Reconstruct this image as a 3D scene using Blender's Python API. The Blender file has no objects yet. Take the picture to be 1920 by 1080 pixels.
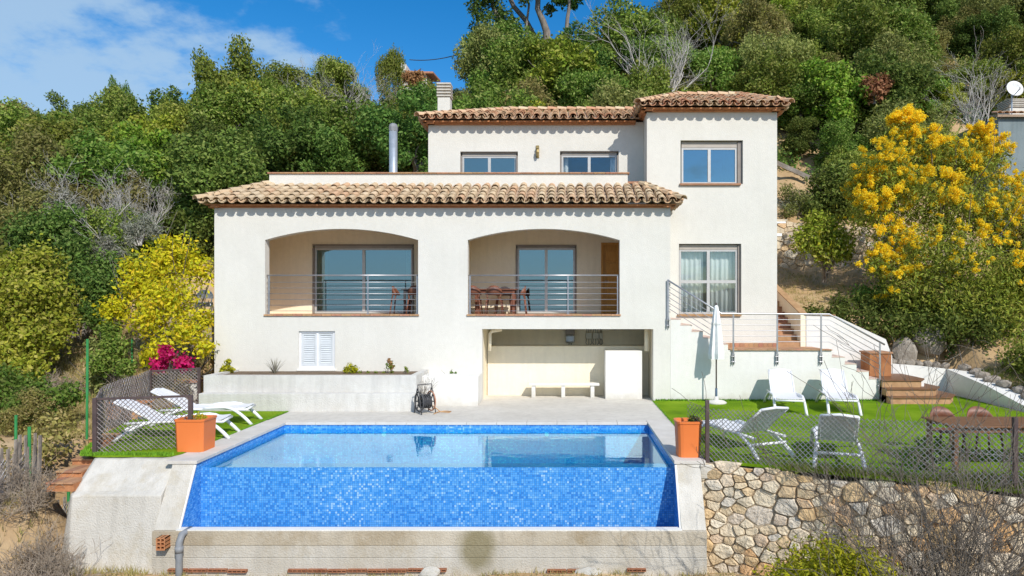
import bpy, bmesh, math, random
import numpy as np
from mathutils import Vector, Matrix
from mathutils.geometry import tessellate_polygon
R = math.radians
sc = bpy.context.scene
COL = sc.collection
rng = random.Random(7)

# ------------------------------------------------------------------ camera, sky, sun
CAM_H, HOR, VPX, FPX = 2.79, 565.0, 1057.0, 1280.0
def X(px, d): return (px - VPX) * d / FPX
def Z(py, d): return CAM_H + (HOR - py) * d / FPX
cam = bpy.data.cameras.new('camera'); camo = bpy.data.objects.new('camera', cam); COL.objects.link(camo)
cam.sensor_width = 36; cam.lens = 24; cam.clip_end = 6000; cam.clip_start = 0.1
cam.shift_x = -(VPX - 960) / 1920; cam.shift_y = (HOR - 540) / 1920
camo.location = (0, 0, CAM_H); camo.rotation_euler = (R(90), 0, 0)
sc.camera = camo

SUN = Vector((0.56, -1.0, 0.93)).normalized()          # towards the sun
elev = math.asin(SUN.z)
w = bpy.data.worlds.new('World'); sc.world = w; w.use_nodes = True
nt = w.node_tree; nt.nodes.clear()
out = nt.nodes.new('ShaderNodeOutputWorld'); bg = nt.nodes.new('ShaderNodeBackground')
sky = nt.nodes.new('ShaderNodeTexSky'); sky.sky_type = 'NISHITA'; sky.sun_disc = False
sky.sun_elevation = elev; sky.sun_rotation = math.atan2(SUN.x, SUN.y)
sky.ozone_density = 4.0; sky.air_density = 1.0; sky.dust_density = 0.6
bg.inputs['Strength'].default_value = 0.10
def N(tree, t, **kw):
    n = tree.nodes.new(t)
    for k, v in kw.items(): setattr(n, k, v)
    return n
hsv = N(nt, 'ShaderNodeHueSaturation'); hsv.inputs['Saturation'].default_value = 1.38; hsv.inputs['Value'].default_value = 1.45
nt.links.new(sky.outputs[0], hsv.inputs['Color'])
tc = N(nt, 'ShaderNodeTexCoord'); sep = N(nt, 'ShaderNodeSeparateXYZ'); nt.links.new(tc.outputs['Generated'], sep.inputs[0])
def M(tree, op, a, b=None, c=None, clamp=False):
    n = N(tree, 'ShaderNodeMath', operation=op); n.use_clamp = clamp
    for i, v in enumerate((a, b, c)):
        if v is None: continue
        if isinstance(v, (int, float)): n.inputs[i].default_value = v
        else: tree.links.new(v, n.inputs[i])
    return n.outputs[0]
den = M(nt, 'ADD', M(nt, 'MAXIMUM', sep.outputs[2], 0.0), 0.28)
cx = M(nt, 'DIVIDE', sep.outputs[0], den); cy = M(nt, 'DIVIDE', sep.outputs[1], den)
comb = N(nt, 'ShaderNodeCombineXYZ'); nt.links.new(cx, comb.inputs[0]); nt.links.new(cy, comb.inputs[1])
comb.inputs[2].default_value = 3.7
noi = N(nt, 'ShaderNodeTexNoise'); noi.inputs['Scale'].default_value = 1.5; noi.inputs['Detail'].default_value = 9; noi.inputs['Roughness'].default_value = 0.64
nt.links.new(comb.outputs[0], noi.inputs['Vector'])
noi2 = N(nt, 'ShaderNodeTexNoise'); noi2.inputs['Scale'].default_value = 7.0; noi2.inputs['Detail'].default_value = 5
nt.links.new(comb.outputs[0], noi2.inputs['Vector'])
# a thin cloud bank lies to the left (west) of the hill, open blue sky to the right of it
band = M(nt, 'ADD', M(nt, 'MULTIPLY_ADD', cx, -0.80, -0.11), M(nt, 'MULTIPLY', cy, -0.215))
mr = N(nt, 'ShaderNodeMapRange'); mr.interpolation_type = 'SMOOTHSTEP'
nt.links.new(M(nt, 'ADD', M(nt, 'ADD', M(nt, 'MULTIPLY_ADD', noi.outputs[0], 2.1, -.55), M(nt, 'MULTIPLY_ADD', noi2.outputs[0], .9, -.45)), band), mr.inputs['Value'])
mr.inputs['From Min'].default_value = 0.54; mr.inputs['From Max'].default_value = 0.90
mr.inputs['To Max'].default_value = 0.78
mixc = N(nt, 'ShaderNodeMix', data_type='RGBA')
nt.links.new(mr.outputs[0], mixc.inputs[0]); nt.links.new(hsv.outputs[0], mixc.inputs[6])
mixc.inputs[7].default_value = (4.3, 6.0, 7.8, 1)
nt.links.new(mixc.outputs[2], bg.inputs['Color']); nt.links.new(bg.outputs[0], out.inputs[0])
sl = bpy.data.lights.new('sun', 'SUN'); so = bpy.data.objects.new('sun', sl); COL.objects.link(so)
sl.energy = 4.3; sl.angle = R(0.5); sl.color = (1.0, 0.95, 0.87)
so.location = SUN * 60; so.rotation_euler = SUN.to_track_quat('Z', 'Y').to_euler()
vs = sc.view_settings
vs.view_transform = 'Standard'; vs.look = 'None'; vs.gamma = 1; vs.use_curve_mapping = False; vs.exposure = 0.06

# ------------------------------------------------------------------ materials
def lk(t, a, b): t.links.new(a, b)
def mat(name, c1, c2=None, rough=0.8, scale=4.0, bump=0.0, bscale=None, spec=0.3, metal=0.0, detail=5,
        island=None, objvar=0.0, translucent=0.0, stretch=None, c3=None, lo=.35, hi=.65, sheen=0):
    m = bpy.data.materials.new(name); m.use_nodes = True; t = m.node_tree; b = t.nodes['Principled BSDF']
    b.inputs['Roughness'].default_value = rough; b.inputs['Specular IOR Level'].default_value = spec; b.inputs['Metallic'].default_value = metal
    c2 = c2 or c1
    tcn = N(t, 'ShaderNodeTexCoord'); vec = tcn.outputs['Object']
    if stretch:
        mp = N(t, 'ShaderNodeMapping'); mp.inputs['Scale'].default_value = stretch; lk(t, vec, mp.inputs[0]); vec = mp.outputs[0]
    if island:                                   # one colour per separate piece (leaf, tile)
        g = N(t, 'ShaderNodeNewGeometry'); oi = N(t, 'ShaderNodeObjectInfo')
        fac = M(t, 'FRACT', M(t, 'ADD', g.outputs['Random Per Island'], oi.outputs['Random']))
        r = N(t, 'ShaderNodeValToRGB'); lk(t, fac, r.inputs[0])
        el = r.color_ramp.elements
        el[0].color = (*island[0], 1); el[1].color = (*island[-1], 1)
        for i, c in enumerate(island[1:-1]):
            e = el.new((i + 1) / (len(island) - 1)); e.color = (*c, 1)
        col = r.outputs[0]
    else:
        n = N(t, 'ShaderNodeTexNoise'); n.inputs['Scale'].default_value = scale; n.inputs['Detail'].default_value = detail
        n.inputs['Roughness'].default_value = .6; lk(t, vec, n.inputs['Vector'])
        r = N(t, 'ShaderNodeValToRGB'); lk(t, n.outputs[0], r.inputs[0]); el = r.color_ramp.elements
        el[0].position = lo; el[0].color = (*c1, 1); el[1].position = hi; el[1].color = (*c2, 1)
        if c3: e = el.new(.5); e.color = (*c3, 1)
        col = r.outputs[0]
    if island and scale:                         # mild blotches over the pieces
        n = N(t, 'ShaderNodeTexNoise'); n.inputs['Scale'].default_value = scale; lk(t, vec, n.inputs['Vector'])
        h = N(t, 'ShaderNodeHueSaturation'); lk(t, col, h.inputs['Color']); lk(t, M(t, 'MULTIPLY_ADD', n.outputs[0], .8, .6), h.inputs['Value']); col = h.outputs[0]
    if objvar:
        oi = N(t, 'ShaderNodeObjectInfo'); h = N(t, 'ShaderNodeHueSaturation'); lk(t, col, h.inputs['Color'])
        lk(t, M(t, 'MULTIPLY_ADD', oi.outputs['Random'], objvar * 2, 1 - objvar), h.inputs['Value'])
        lk(t, M(t, 'MULTIPLY_ADD', M(t, 'FRACT', M(t, 'MULTIPLY', oi.outputs['Random'], 7.31)), .07 * objvar / .3, .5 - .035 * objvar / .3), h.inputs['Hue'])
        col = h.outputs[0]
    lk(t, col, b.inputs['Base Color'])
    if bump:
        n2 = N(t, 'ShaderNodeTexNoise'); n2.inputs['Scale'].default_value = bscale or scale * 6; n2.inputs['Detail'].default_value = 4; lk(t, vec, n2.inputs['Vector'])
        bp = N(t, 'ShaderNodeBump'); bp.inputs['Strength'].default_value = bump; bp.inputs['Distance'].default_value = .03
        lk(t, n2.outputs[0], bp.inputs['Height']); lk(t, bp.outputs[0], b.inputs['Normal'])
    if translucent:
        tr = N(t, 'ShaderNodeBsdfTranslucent'); mx = N(t, 'ShaderNodeMixShader'); mx.inputs[0].default_value = translucent
        lk(t, col, tr.inputs[0]); lk(t, b.outputs[0], mx.inputs[1]); lk(t, tr.outputs[0], mx.inputs[2])
        lk(t, mx.outputs[0], t.nodes['Material Output'].inputs[0])
    return m

def mosaic_mat(name='glass_mosaic', ktint=(1, 1, 1)):
    m = bpy.data.materials.new(name); m.use_nodes = True; t = m.node_tree; b = t.nodes['Principled BSDF']
    tcn = N(t, 'ShaderNodeTexCoord'); g = N(t, 'ShaderNodeNewGeometry')
    sc_ = N(t, 'ShaderNodeVectorMath', operation='MULTIPLY_ADD'); lk(t, tcn.outputs['Object'], sc_.inputs[0])
    sc_.inputs[1].default_value = (26, 26, 26); sc_.inputs[2].default_value = (.37, .41, .33)
    fl = N(t, 'ShaderNodeVectorMath', operation='FLOOR'); lk(t, sc_.outputs[0], fl.inputs[0])
    fr = N(t, 'ShaderNodeVectorMath', operation='FRACTION'); lk(t, sc_.outputs[0], fr.inputs[0])
    wn = N(t, 'ShaderNodeTexWhiteNoise', noise_dimensions='3D'); lk(t, fl.outputs[0], wn.inputs[0])
    lo = N(t, 'ShaderNodeTexNoise'); lo.inputs['Scale'].default_value = .9; lk(t, tcn.outputs['Object'], lo.inputs['Vector'])
    f = M(t, 'ADD', wn.outputs[0], M(t, 'MULTIPLY_ADD', lo.outputs[0], .7, -.35), clamp=True)
    r = N(t, 'ShaderNodeValToRGB'); lk(t, f, r.inputs[0]); r.color_ramp.interpolation = 'CONSTANT'
    el = r.color_ramp.elements; el[0].color = (.035, .21, .60, 1); el[0].position = 0
    el[1].position = .10; el[1].color = (.042, .265, .69, 1)
    for p, c in ((.34, (.075, .32, .74)), (.58, (.10, .36, .77)), (.78, (.14, .41, .79)), (.92, (.20, .47, .81)), (.985, (.32, .56, .84))):
        e = el.new(p); e.color = (*c, 1)
    s1 = N(t, 'ShaderNodeSeparateXYZ'); lk(t, fr.outputs[0], s1.inputs[0])
    s2 = N(t, 'ShaderNodeSeparateXYZ'); lk(t, g.outputs['True Normal'], s2.inputs[0])
    es = []
    for i in range(3):
        e = M(t, 'LESS_THAN', s1.outputs[i], .15); k = M(t, 'LESS_THAN', M(t, 'ABSOLUTE', s2.outputs[i]), .5)
        es.append(M(t, 'MULTIPLY', e, k))
    ed = M(t, 'MAXIMUM', M(t, 'MAXIMUM', es[0], es[1]), es[2])
    mx = N(t, 'ShaderNodeMix', data_type='RGBA'); lk(t, ed, mx.inputs[0]); lk(t, r.outputs[0], mx.inputs[6]); mx.inputs[7].default_value = (.04, .165, .44, 1)
    km = N(t, 'ShaderNodeMix', data_type='RGBA', blend_type='MULTIPLY'); km.inputs[0].default_value = 1; lk(t, mx.outputs[2], km.inputs[6]); km.inputs[7].default_value = (*ktint, 1)
    lk(t, km.outputs[2], b.inputs['Base Color'])
    lk(t, M(t, 'MULTIPLY_ADD', ed, .5, .22), b.inputs['Roughness']); b.inputs['Specular IOR Level'].default_value = .4
    return m

def schlick(t, f0, p, normal=None):
    """fresnel weight that is the same from both sides of a surface"""
    g = N(t, 'ShaderNodeNewGeometry'); d = N(t, 'ShaderNodeVectorMath', operation='DOT_PRODUCT')
    lk(t, normal or g.outputs['Normal'], d.inputs[0]); lk(t, g.outputs['Incoming'], d.inputs[1])
    k = M(t, 'POWER', M(t, 'SUBTRACT', 1.0, M(t, 'ABSOLUTE', d.outputs['Value']), clamp=True), p)
    return M(t, 'MULTIPLY_ADD', k, 1 - f0, f0)

def water_mat():
    m = bpy.data.materials.new('pool_water'); m.use_nodes = True; t = m.node_tree; t.nodes.remove(t.nodes['Principled BSDF'])
    tcn = N(t, 'ShaderNodeTexCoord'); mp = N(t, 'ShaderNodeMapping'); mp.inputs['Scale'].default_value = (1, 1.5, 1); lk(t, tcn.outputs['Object'], mp.inputs[0])
    n = N(t, 'ShaderNodeTexNoise'); n.inputs['Scale'].default_value = 3.2; n.inputs['Detail'].default_value = 3; lk(t, mp.outputs[0], n.inputs['Vector'])
    bp = N(t, 'ShaderNodeBump'); bp.inputs['Strength'].default_value = .05; bp.inputs['Distance'].default_value = .05; lk(t, n.outputs[0], bp.inputs['Height'])
    fz = schlick(t, .04, 3.3, bp.outputs[0])
    tr = N(t, 'ShaderNodeBsdfTransparent'); tr.inputs[0].default_value = (.22, .92, .96, 1)
    gl = N(t, 'ShaderNodeBsdfGlossy'); gl.inputs['Roughness'].default_value = .015; gl.inputs[0].default_value = (.74, .96, 1, 1); lk(t, bp.outputs[0], gl.inputs['Normal'])
    mx = N(t, 'ShaderNodeMixShader'); lk(t, fz, mx.inputs[0])
    lk(t, tr.outputs[0], mx.inputs[1]); lk(t, gl.outputs[0], mx.inputs[2]); lk(t, mx.outputs[0], t.nodes['Material Output'].inputs[0])
    return m

def glass_mat(name, tint=(.50, .70, .74), refl=(.50, .68, .74), fac=.37):
    m = bpy.data.materials.new(name); m.use_nodes = True; t = m.node_tree; t.nodes.remove(t.nodes['Principled BSDF'])
    tr = N(t, 'ShaderNodeBsdfTransparent'); tr.inputs[0].default_value = (*tint, 1)
    tcn = N(t, 'ShaderNodeTexCoord'); n = N(t, 'ShaderNodeTexNoise'); n.inputs['Scale'].default_value = 1.2; lk(t, tcn.outputs['Object'], n.inputs['Vector'])
    bp = N(t, 'ShaderNodeBump'); bp.inputs['Strength'].default_value = .02; bp.inputs['Distance'].default_value = .05; lk(t, n.outputs[0], bp.inputs['Height'])
    gl = N(t, 'ShaderNodeBsdfGlossy'); gl.inputs['Roughness'].default_value = .01; gl.inputs[0].default_value = (*refl, 1); lk(t, bp.outputs[0], gl.inputs['Normal'])
    mx = N(t, 'ShaderNodeMixShader'); lk(t, schlick(t, fac, 5), mx.inputs[0]); lk(t, tr.outputs[0], mx.inputs[1]); lk(t, gl.outputs[0], mx.inputs[2])
    lk(t, mx.outputs[0], t.nodes['Material Output'].inputs[0])
    return m

def plaster(name, a, b_, bump=.25, streak=.12, base_dirt=None):
    """painted render: faint blotches, rain streaks, fine trowel relief"""
    m = mat(name, a, b_, rough=.9, scale=.7, bump=bump, bscale=38, spec=.15)
    t = m.node_tree; b = t.nodes['Principled BSDF']; src = b.inputs['Base Color'].links[0].from_socket
    tcn = N(t, 'ShaderNodeTexCoord'); mp = N(t, 'ShaderNodeMapping'); mp.inputs['Scale'].default_value = (3.2, 3.2, .28); lk(t, tcn.outputs['Object'], mp.inputs[0])
    n = N(t, 'ShaderNodeTexNoise'); n.inputs['Scale'].default_value = 1.6; n.inputs['Detail'].default_value = 7; n.inputs['Roughness'].default_value = .65; lk(t, mp.outputs[0], n.inputs['Vector'])
    mr_ = N(t, 'ShaderNodeMapRange'); lk(t, n.outputs[0], mr_.inputs[0]); mr_.inputs[1].default_value = .45; mr_.inputs[2].default_value = .8; mr_.inputs[3].default_value = 1; mr_.inputs[4].default_value = 1 - streak * 2
    n3 = N(t, 'ShaderNodeTexNoise'); n3.inputs['Scale'].default_value = 9; n3.inputs['Detail'].default_value = 6; lk(t, tcn.outputs['Object'], n3.inputs['Vector'])
    v = M(t, 'MULTIPLY', mr_.outputs[0], M(t, 'MULTIPLY_ADD', n3.outputs[0], .12, .94))
    h = N(t, 'ShaderNodeHueSaturation'); lk(t, src, h.inputs['Color']); lk(t, v, h.inputs['Value']); col = h.outputs[0]
    if base_dirt:                                  # splash dirt along the foot of the wall
        sz = N(t, 'ShaderNodeSeparateXYZ'); lk(t, tcn.outputs['Object'], sz.inputs[0])
        n4 = N(t, 'ShaderNodeTexNoise'); n4.inputs['Scale'].default_value = 3; n4.inputs['Detail'].default_value = 6; lk(t, tcn.outputs['Object'], n4.inputs['Vector'])
        f = N(t, 'ShaderNodeMapRange'); lk(t, M(t, 'ADD', sz.outputs[2], M(t, 'MULTIPLY_ADD', n4.outputs[0], -.5, .25)), f.inputs[0]); f.inputs[1].default_value = .22; f.inputs[2].default_value = -.02; f.inputs[4].default_value = .45
        mx = N(t, 'ShaderNodeMix', data_type='RGBA'); lk(t, f.outputs[0], mx.inputs[0]); lk(t, col, mx.inputs[6]); mx.inputs[7].default_value = (*base_dirt, 1); col = mx.outputs[2]
    lk(t, col, b.inputs['Base Color'])
    return m

def concrete(name, a, b_, c=None, boards=False, stain=None):
    m = plaster(name, a, b_, bump=.5, streak=.10)
    t = m.node_tree; b = t.nodes['Principled BSDF']; src = b.inputs['Base Color'].links[0].from_socket
    tcn = N(t, 'ShaderNodeTexCoord')
    n = N(t, 'ShaderNodeTexNoise'); n.inputs['Scale'].default_value = 1.7; n.inputs['Detail'].default_value = 8; n.inputs['Roughness'].default_value = .7; lk(t, tcn.outputs['Object'], n.inputs['Vector'])
    r = N(t, 'ShaderNodeMapRange'); lk(t, n.outputs[0], r.inputs[0]); r.inputs[1].default_value = .5; r.inputs[2].default_value = .72; r.inputs[4].default_value = .75
    mx = N(t, 'ShaderNodeMix', data_type='RGBA'); lk(t, r.outputs[0], mx.inputs[0]); lk(t, src, mx.inputs[6]); mx.inputs[7].default_value = (*(c or (.36, .31, .22)), 1)
    col = mx.outputs[2]
    if stain:                                      # a seepage stain with its own fixed place
        vs_ = N(t, 'ShaderNodeVectorMath', operation='SUBTRACT'); lk(t, tcn.outputs['Object'], vs_.inputs[0]); vs_.inputs[1].default_value = stain[0]
        vm = N(t, 'ShaderNodeVectorMath', operation='MULTIPLY'); lk(t, vs_.outputs[0], vm.inputs[0]); vm.inputs[1].default_value = stain[1]
        ln = N(t, 'ShaderNodeVectorMath', operation='LENGTH'); lk(t, vm.outputs[0], ln.inputs[0])
        f = N(t, 'ShaderNodeMapRange'); lk(t, M(t, 'ADD', ln.outputs['Value'], M(t, 'MULTIPLY_ADD', n.outputs[0], .9, -.45)), f.inputs[0])
        f.inputs[1].default_value = 1.15; f.inputs[2].default_value = .55; f.inputs[4].default_value = .8
        m2 = N(t, 'ShaderNodeMix', data_type='RGBA'); lk(t, f.outputs[0], m2.inputs[0]); lk(t, col, m2.inputs[6]); m2.inputs[7].default_value = (.20, .17, .085, 1); col = m2.outputs[2]
    lk(t, col, b.inputs['Base Color'])
    return m

MT = {}
MT['wall'] = plaster('white_render', (.645, .625, .565), (.69, .67, .612), streak=.02)
MT['cream'] = plaster('cream_render', (.84, .745, .56), (.88, .79, .61), streak=.05)
MT['lowwhite'] = plaster('white_masonry_paint', (.70, .685, .64), (.76, .745, .705), streak=.03, base_dirt=(.40, .36, .28))
MT['planter'] = concrete('weathered_white_concrete', (.55, .53, .49), (.64, .63, .595), (.52, .50, .45))
MT['conc'] = concrete('pale_concrete', (.52, .49, .43), (.62, .595, .54), (.42, .36, .25))
MT['beam'] = concrete('formwork_concrete', (.46, .42, .35), (.55, .52, .46), (.37, .31, .21), stain=((.80, -2.57, .40), (3.1, 1.5, 2.3)))
MT['deck'] = concrete('deck_concrete', (.56, .53, .47), (.63, .60, .54), (.52, .49, .43))
MT['coping'] = mat('coping_stone', (.55, .52, .47), (.62, .59, .54), rough=.85, scale=3, bump=.2, bscale=60)
MT['mosaic'] = mosaic_mat(); MT['basin'] = mosaic_mat('turquoise_basin_mosaic', (.35, 1.25, 1.05)); MT['water'] = water_mat()
MT['glass'] = glass_mat('window_glass'); MT['glass2'] = glass_mat('sheer_window_glass', (.97, 1, 1), (.7, .9, 1), .08)
MT['alu'] = mat('grey_aluminium', (.50, .49, .47), (.54, .53, .51), rough=.4, metal=.25, spec=.5, scale=8)
MT['bronze'] = mat('taupe_aluminium', (.22, .19, .165), (.27, .235, .205), rough=.45, spec=.4)
MT['shutterbox'] = mat('grey_shutter_slats', (.42, .38, .33), (.48, .43, .38), rough=.6)
MT['steel'] = mat('railing_steel', (.40, .40, .42), (.50, .50, .52), rough=.35, metal=.7, spec=.5)
MT['galv'] = mat('galvanised_steel', (.42, .47, .52), (.52, .57, .62), rough=.4, metal=.6, scale=7)
MT['dark'] = mat('dark_metal', (.05, .05, .055), (.08, .08, .08), rough=.5)
MT['terracotta'] = mat('terracotta', (.36, .185, .10), (.47, .26, .15), rough=.8, scale=6, bump=.15, objvar=.15)
MT['brick'] = mat('eave_brick', (.40, .165, .07), (.52, .24, .11), rough=.85, scale=9, bump=.3)
MT['old_brick'] = mat('weathered_brick', (.26, .10, .05), (.36, .16, .085), rough=.9, scale=7, bump=.3)
MT['potorange'] = mat('orange_pot', (.70, .185, .045), (.74, .205, .055), rough=.5, scale=1.5, bump=.05)
MT['rooftile'] = mat('clay_roof_tile', (.4, .2, .1), rough=.9, scale=9, bump=.3, bscale=40,
                     island=[(.53, .38, .23), (.60, .46, .29), (.49, .37, .23), (.57, .41, .25), (.54, .34, .20), (.63, .50, .33), (.47, .36, .23), (.58, .42, .26)])
MT['rooftile2'] = mat('reddish_clay_roof_tile', (.4, .2, .1), rough=.9, scale=9, bump=.3, bscale=40,
                     island=[(.55, .35, .21), (.62, .43, .27), (.52, .29, .17), (.59, .40, .24), (.54, .25, .14), (.63, .48, .31), (.47, .32, .20), (.61, .38, .23)])
MT['mortar'] = mat('roof_mortar', (.40, .29, .20), (.48, .36, .26), rough=.95)
MT['white_plastic'] = mat('white_resin', (.74, .75, .77), (.80, .81, .82), rough=.4, spec=.4)
MT['shutter_paint'] = mat('pale_grey_white_paint', (.55, .58, .60), (.61, .64, .66), rough=.5)
MT['sling'] = mat('white_sling_fabric', (.70, .71, .73), (.78, .78, .79), rough=.7, scale=30)
MT['canvas'] = mat('white_canvas', (.72, .73, .73), (.82, .82, .80), rough=.85, scale=9, bump=.1)
MT['curtain'] = mat('white_curtain', (.80, .80, .78), (.86, .86, .84), rough=.9, translucent=.35)
MT['wood_door'] = mat('varnished_pine', (.48, .22, .045), (.60, .30, .07), rough=.45, scale=3, stretch=(14, 14, 1.2))
MT['wood'] = mat('teak', (.15, .07, .035), (.24, .12, .06), rough=.5, scale=3, stretch=(2, 22, 10))
MT['chair_brown'] = mat('brown_resin', (.16, .065, .04), (.22, .09, .055), rough=.45, scale=12)
MT['red'] = mat('red_upholstery', (.42, .05, .03), (.5, .07, .04), rough=.9)
MT['pink'] = mat('pink_upholstery', (.45, .16, .2), (.5, .2, .24), rough=.9)
MT['post'] = mat('brown_fence_paint', (.07, .05, .05), (.105, .075, .07), rough=.6)
MT['wire'] = mat('fence_wire', (.36, .34, .33), (.50, .48, .46), rough=.38, metal=.6, spec=.6)
MT['wire_dark'] = mat('weathered_fence_wire', (.22, .18, .17), (.38, .34, .33), rough=.6, metal=.2)
MT['green_post'] = mat('green_post_paint', (.03, .22, .06), (.05, .28, .09), rough=.5)
MT['turf'] = mat('artificial_turf', (.125, .245, .012), (.25, .385, .022), rough=.95, spec=.04, scale=.75, bump=.8, bscale=170, c3=(.19, .33, .012))
MT['turfblade'] = mat('turf_fibre', (.1, .2, .02), rough=.9, island=[(.10, .25, .01), (.16, .33, .02), (.12, .28, .015)], scale=0)
MT['soil'] = mat('soil', (.12, .085, .055), (.2, .145, .095), rough=1, scale=3, bump=.5)
MT['ground'] = mat('dry_earth', (.38, .25, .12), (.54, .40, .23), rough=1, scale=.55, bump=.9, bscale=9, c3=(.44, .30, .16))
MT['stone'] = mat('wall_stone', (.4, .3, .2), rough=.95, scale=7, bump=1.0, bscale=22,
                  island=[(.70, .57, .39), (.76, .67, .51), (.64, .44, .22), (.72, .60, .42), (.62, .57, .49), (.66, .38, .15), (.78, .70, .56), (.66, .53, .36), (.54, .39, .22), (.74, .66, .51)])
MT['stone_mortar'] = mat('earth_mortar', (.36, .28, .19), (.47, .39, .28), rough=1, scale=4, bump=.6)
MT['rock'] = mat('grey_rock', (.24, .20, .16), (.38, .34, .29), rough=.95, scale=2, bump=.8, bscale=9)
MT['bark'] = mat('grey_bark', (.13, .11, .09), (.26, .23, .20), rough=.95, scale=3, bump=.8, stretch=(3, 3, .6))
MT['palebark'] = mat('pale_bark', (.42, .39, .35), (.55, .52, .48), rough=.95, scale=3, bump=.6)
MT['twig'] = mat('bare_twig', (.10, .085, .07), (.22, .19, .155), rough=.95, scale=3)
MT['drytwig'] = mat('dry_twig', (.30, .24, .18), (.42, .35, .27), rough=.95, scale=3)
MT['pvc'] = mat('grey_pvc', (.20, .21, .22), (.26, .27, .28), rough=.5)
MT['cabinet'] = mat('meter_box_plastic', (.52, .50, .42), (.58, .56, .48), rough=.5)
MT['interior'] = mat('room_paint', (.34, .33, .30), (.38, .37, .34), rough=.9)
MT['greyhouse_shade'] = plaster('shade_darkened_grey_render', (.19, .235, .245), (.23, .275, .285))  # neighbour's wall: shade put into the colour, darker than its own grey
MT['sea'] = mat('sea_water', (.015, .09, .13), (.02, .12, .16), rough=.25, scale=.01, spec=.5)
MT['cushion'] = mat('blue_grey_fabric', (.08, .12, .18), (.1, .15, .22), rough=.9)

def leafmat(name, cols, tl=.32, objvar=.28, rough=.6):
    return mat(name, cols[0], rough=rough, island=cols, scale=.8, objvar=objvar, translucent=tl, spec=.12)
LM = {
 'oak': leafmat('evergreen_oak_leaf', [(0.0927, 0.161, 0.0234), (0.175, 0.257, 0.0351), (0.288, 0.352, 0.0585), (0.124, 0.2, 0.0273), (0.391, 0.41, 0.117), (0.155, 0.237, 0.0351), (0.227, 0.286, 0.0546)]),
 'olive': leafmat('olive_green_leaf', [(0.206, 0.219, 0.0546), (0.308, 0.295, 0.0819), (0.237, 0.237, 0.0585), (0.412, 0.362, 0.146), (0.155, 0.181, 0.039), (0.349, 0.324, 0.107)]),
 'bright': leafmat('fresh_green_leaf', [(0.175, 0.295, 0.0234), (0.288, 0.391, 0.039), (0.391, 0.447, 0.0546), (0.186, 0.276, 0.0292), (0.453, 0.466, 0.0975), (0.145, 0.237, 0.0234)]),
 'grey': leafmat('silvery_leaf', [(.36, .35, .28), (.46, .45, .38), (.26, .27, .17), (.54, .52, .46), (.22, .24, .12)]),
 'dark': leafmat('deep_green_leaf', [(0.0577, 0.11, 0.0234), (0.113, 0.181, 0.0351), (0.165, 0.247, 0.0429), (0.0824, 0.142, 0.0273), (0.247, 0.305, 0.078), (0.124, 0.19, 0.0351)]),
 'lemon': leafmat('lemon_leaf', [(.24, .34, .03), (.40, .46, .05), (.16, .24, .02), (.52, .50, .10), (.13, .20, .02)], objvar=0),
 'mimosa': leafmat('mimosa_leaf', [(0.175, 0.257, 0.0351), (0.268, 0.342, 0.0429), (0.349, 0.381, 0.0585), (0.124, 0.19, 0.0273), (0.453, 0.42, 0.0975)], objvar=.1),
 'mimflower': leafmat('mimosa_flower', [(.97, .72, .016), (.97, .80, .04), (.94, .62, .01), (.97, .84, .10), (.86, .70, .03)], objvar=0, tl=.5),
 'yellowleaf': leafmat('yellow_leaf', [(.66, .60, .02), (.80, .72, .03), (.42, .46, .02), (.80, .56, .04), (.70, .66, .035), (.26, .33, .02)], objvar=0, tl=.4),
 'magenta': leafmat('magenta_bract', [(.62, .015, .15), (.75, .03, .22), (.45, .008, .08), (.8, .08, .3)], objvar=0, tl=.4),
 'rust': leafmat('rusty_leaf', [(.40, .19, .09), (.50, .27, .13), (.30, .17, .07)], objvar=.1),
 'yg': leafmat('yellow_green_leaf', [(.40, .40, .015), (.50, .48, .025), (.28, .31, .015), (.58, .52, .05)], objvar=0),
 'grass': leafmat('weed_blade', [(.11, .17, .02), (.16, .22, .03), (.24, .25, .06), (.08, .13, .02)], objvar=0),
 'straw': leafmat('dry_grass_blade', [(.42, .33, .15), (.50, .42, .19), (.33, .3, .1), (.25, .26, .07)], objvar=0),
}

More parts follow.
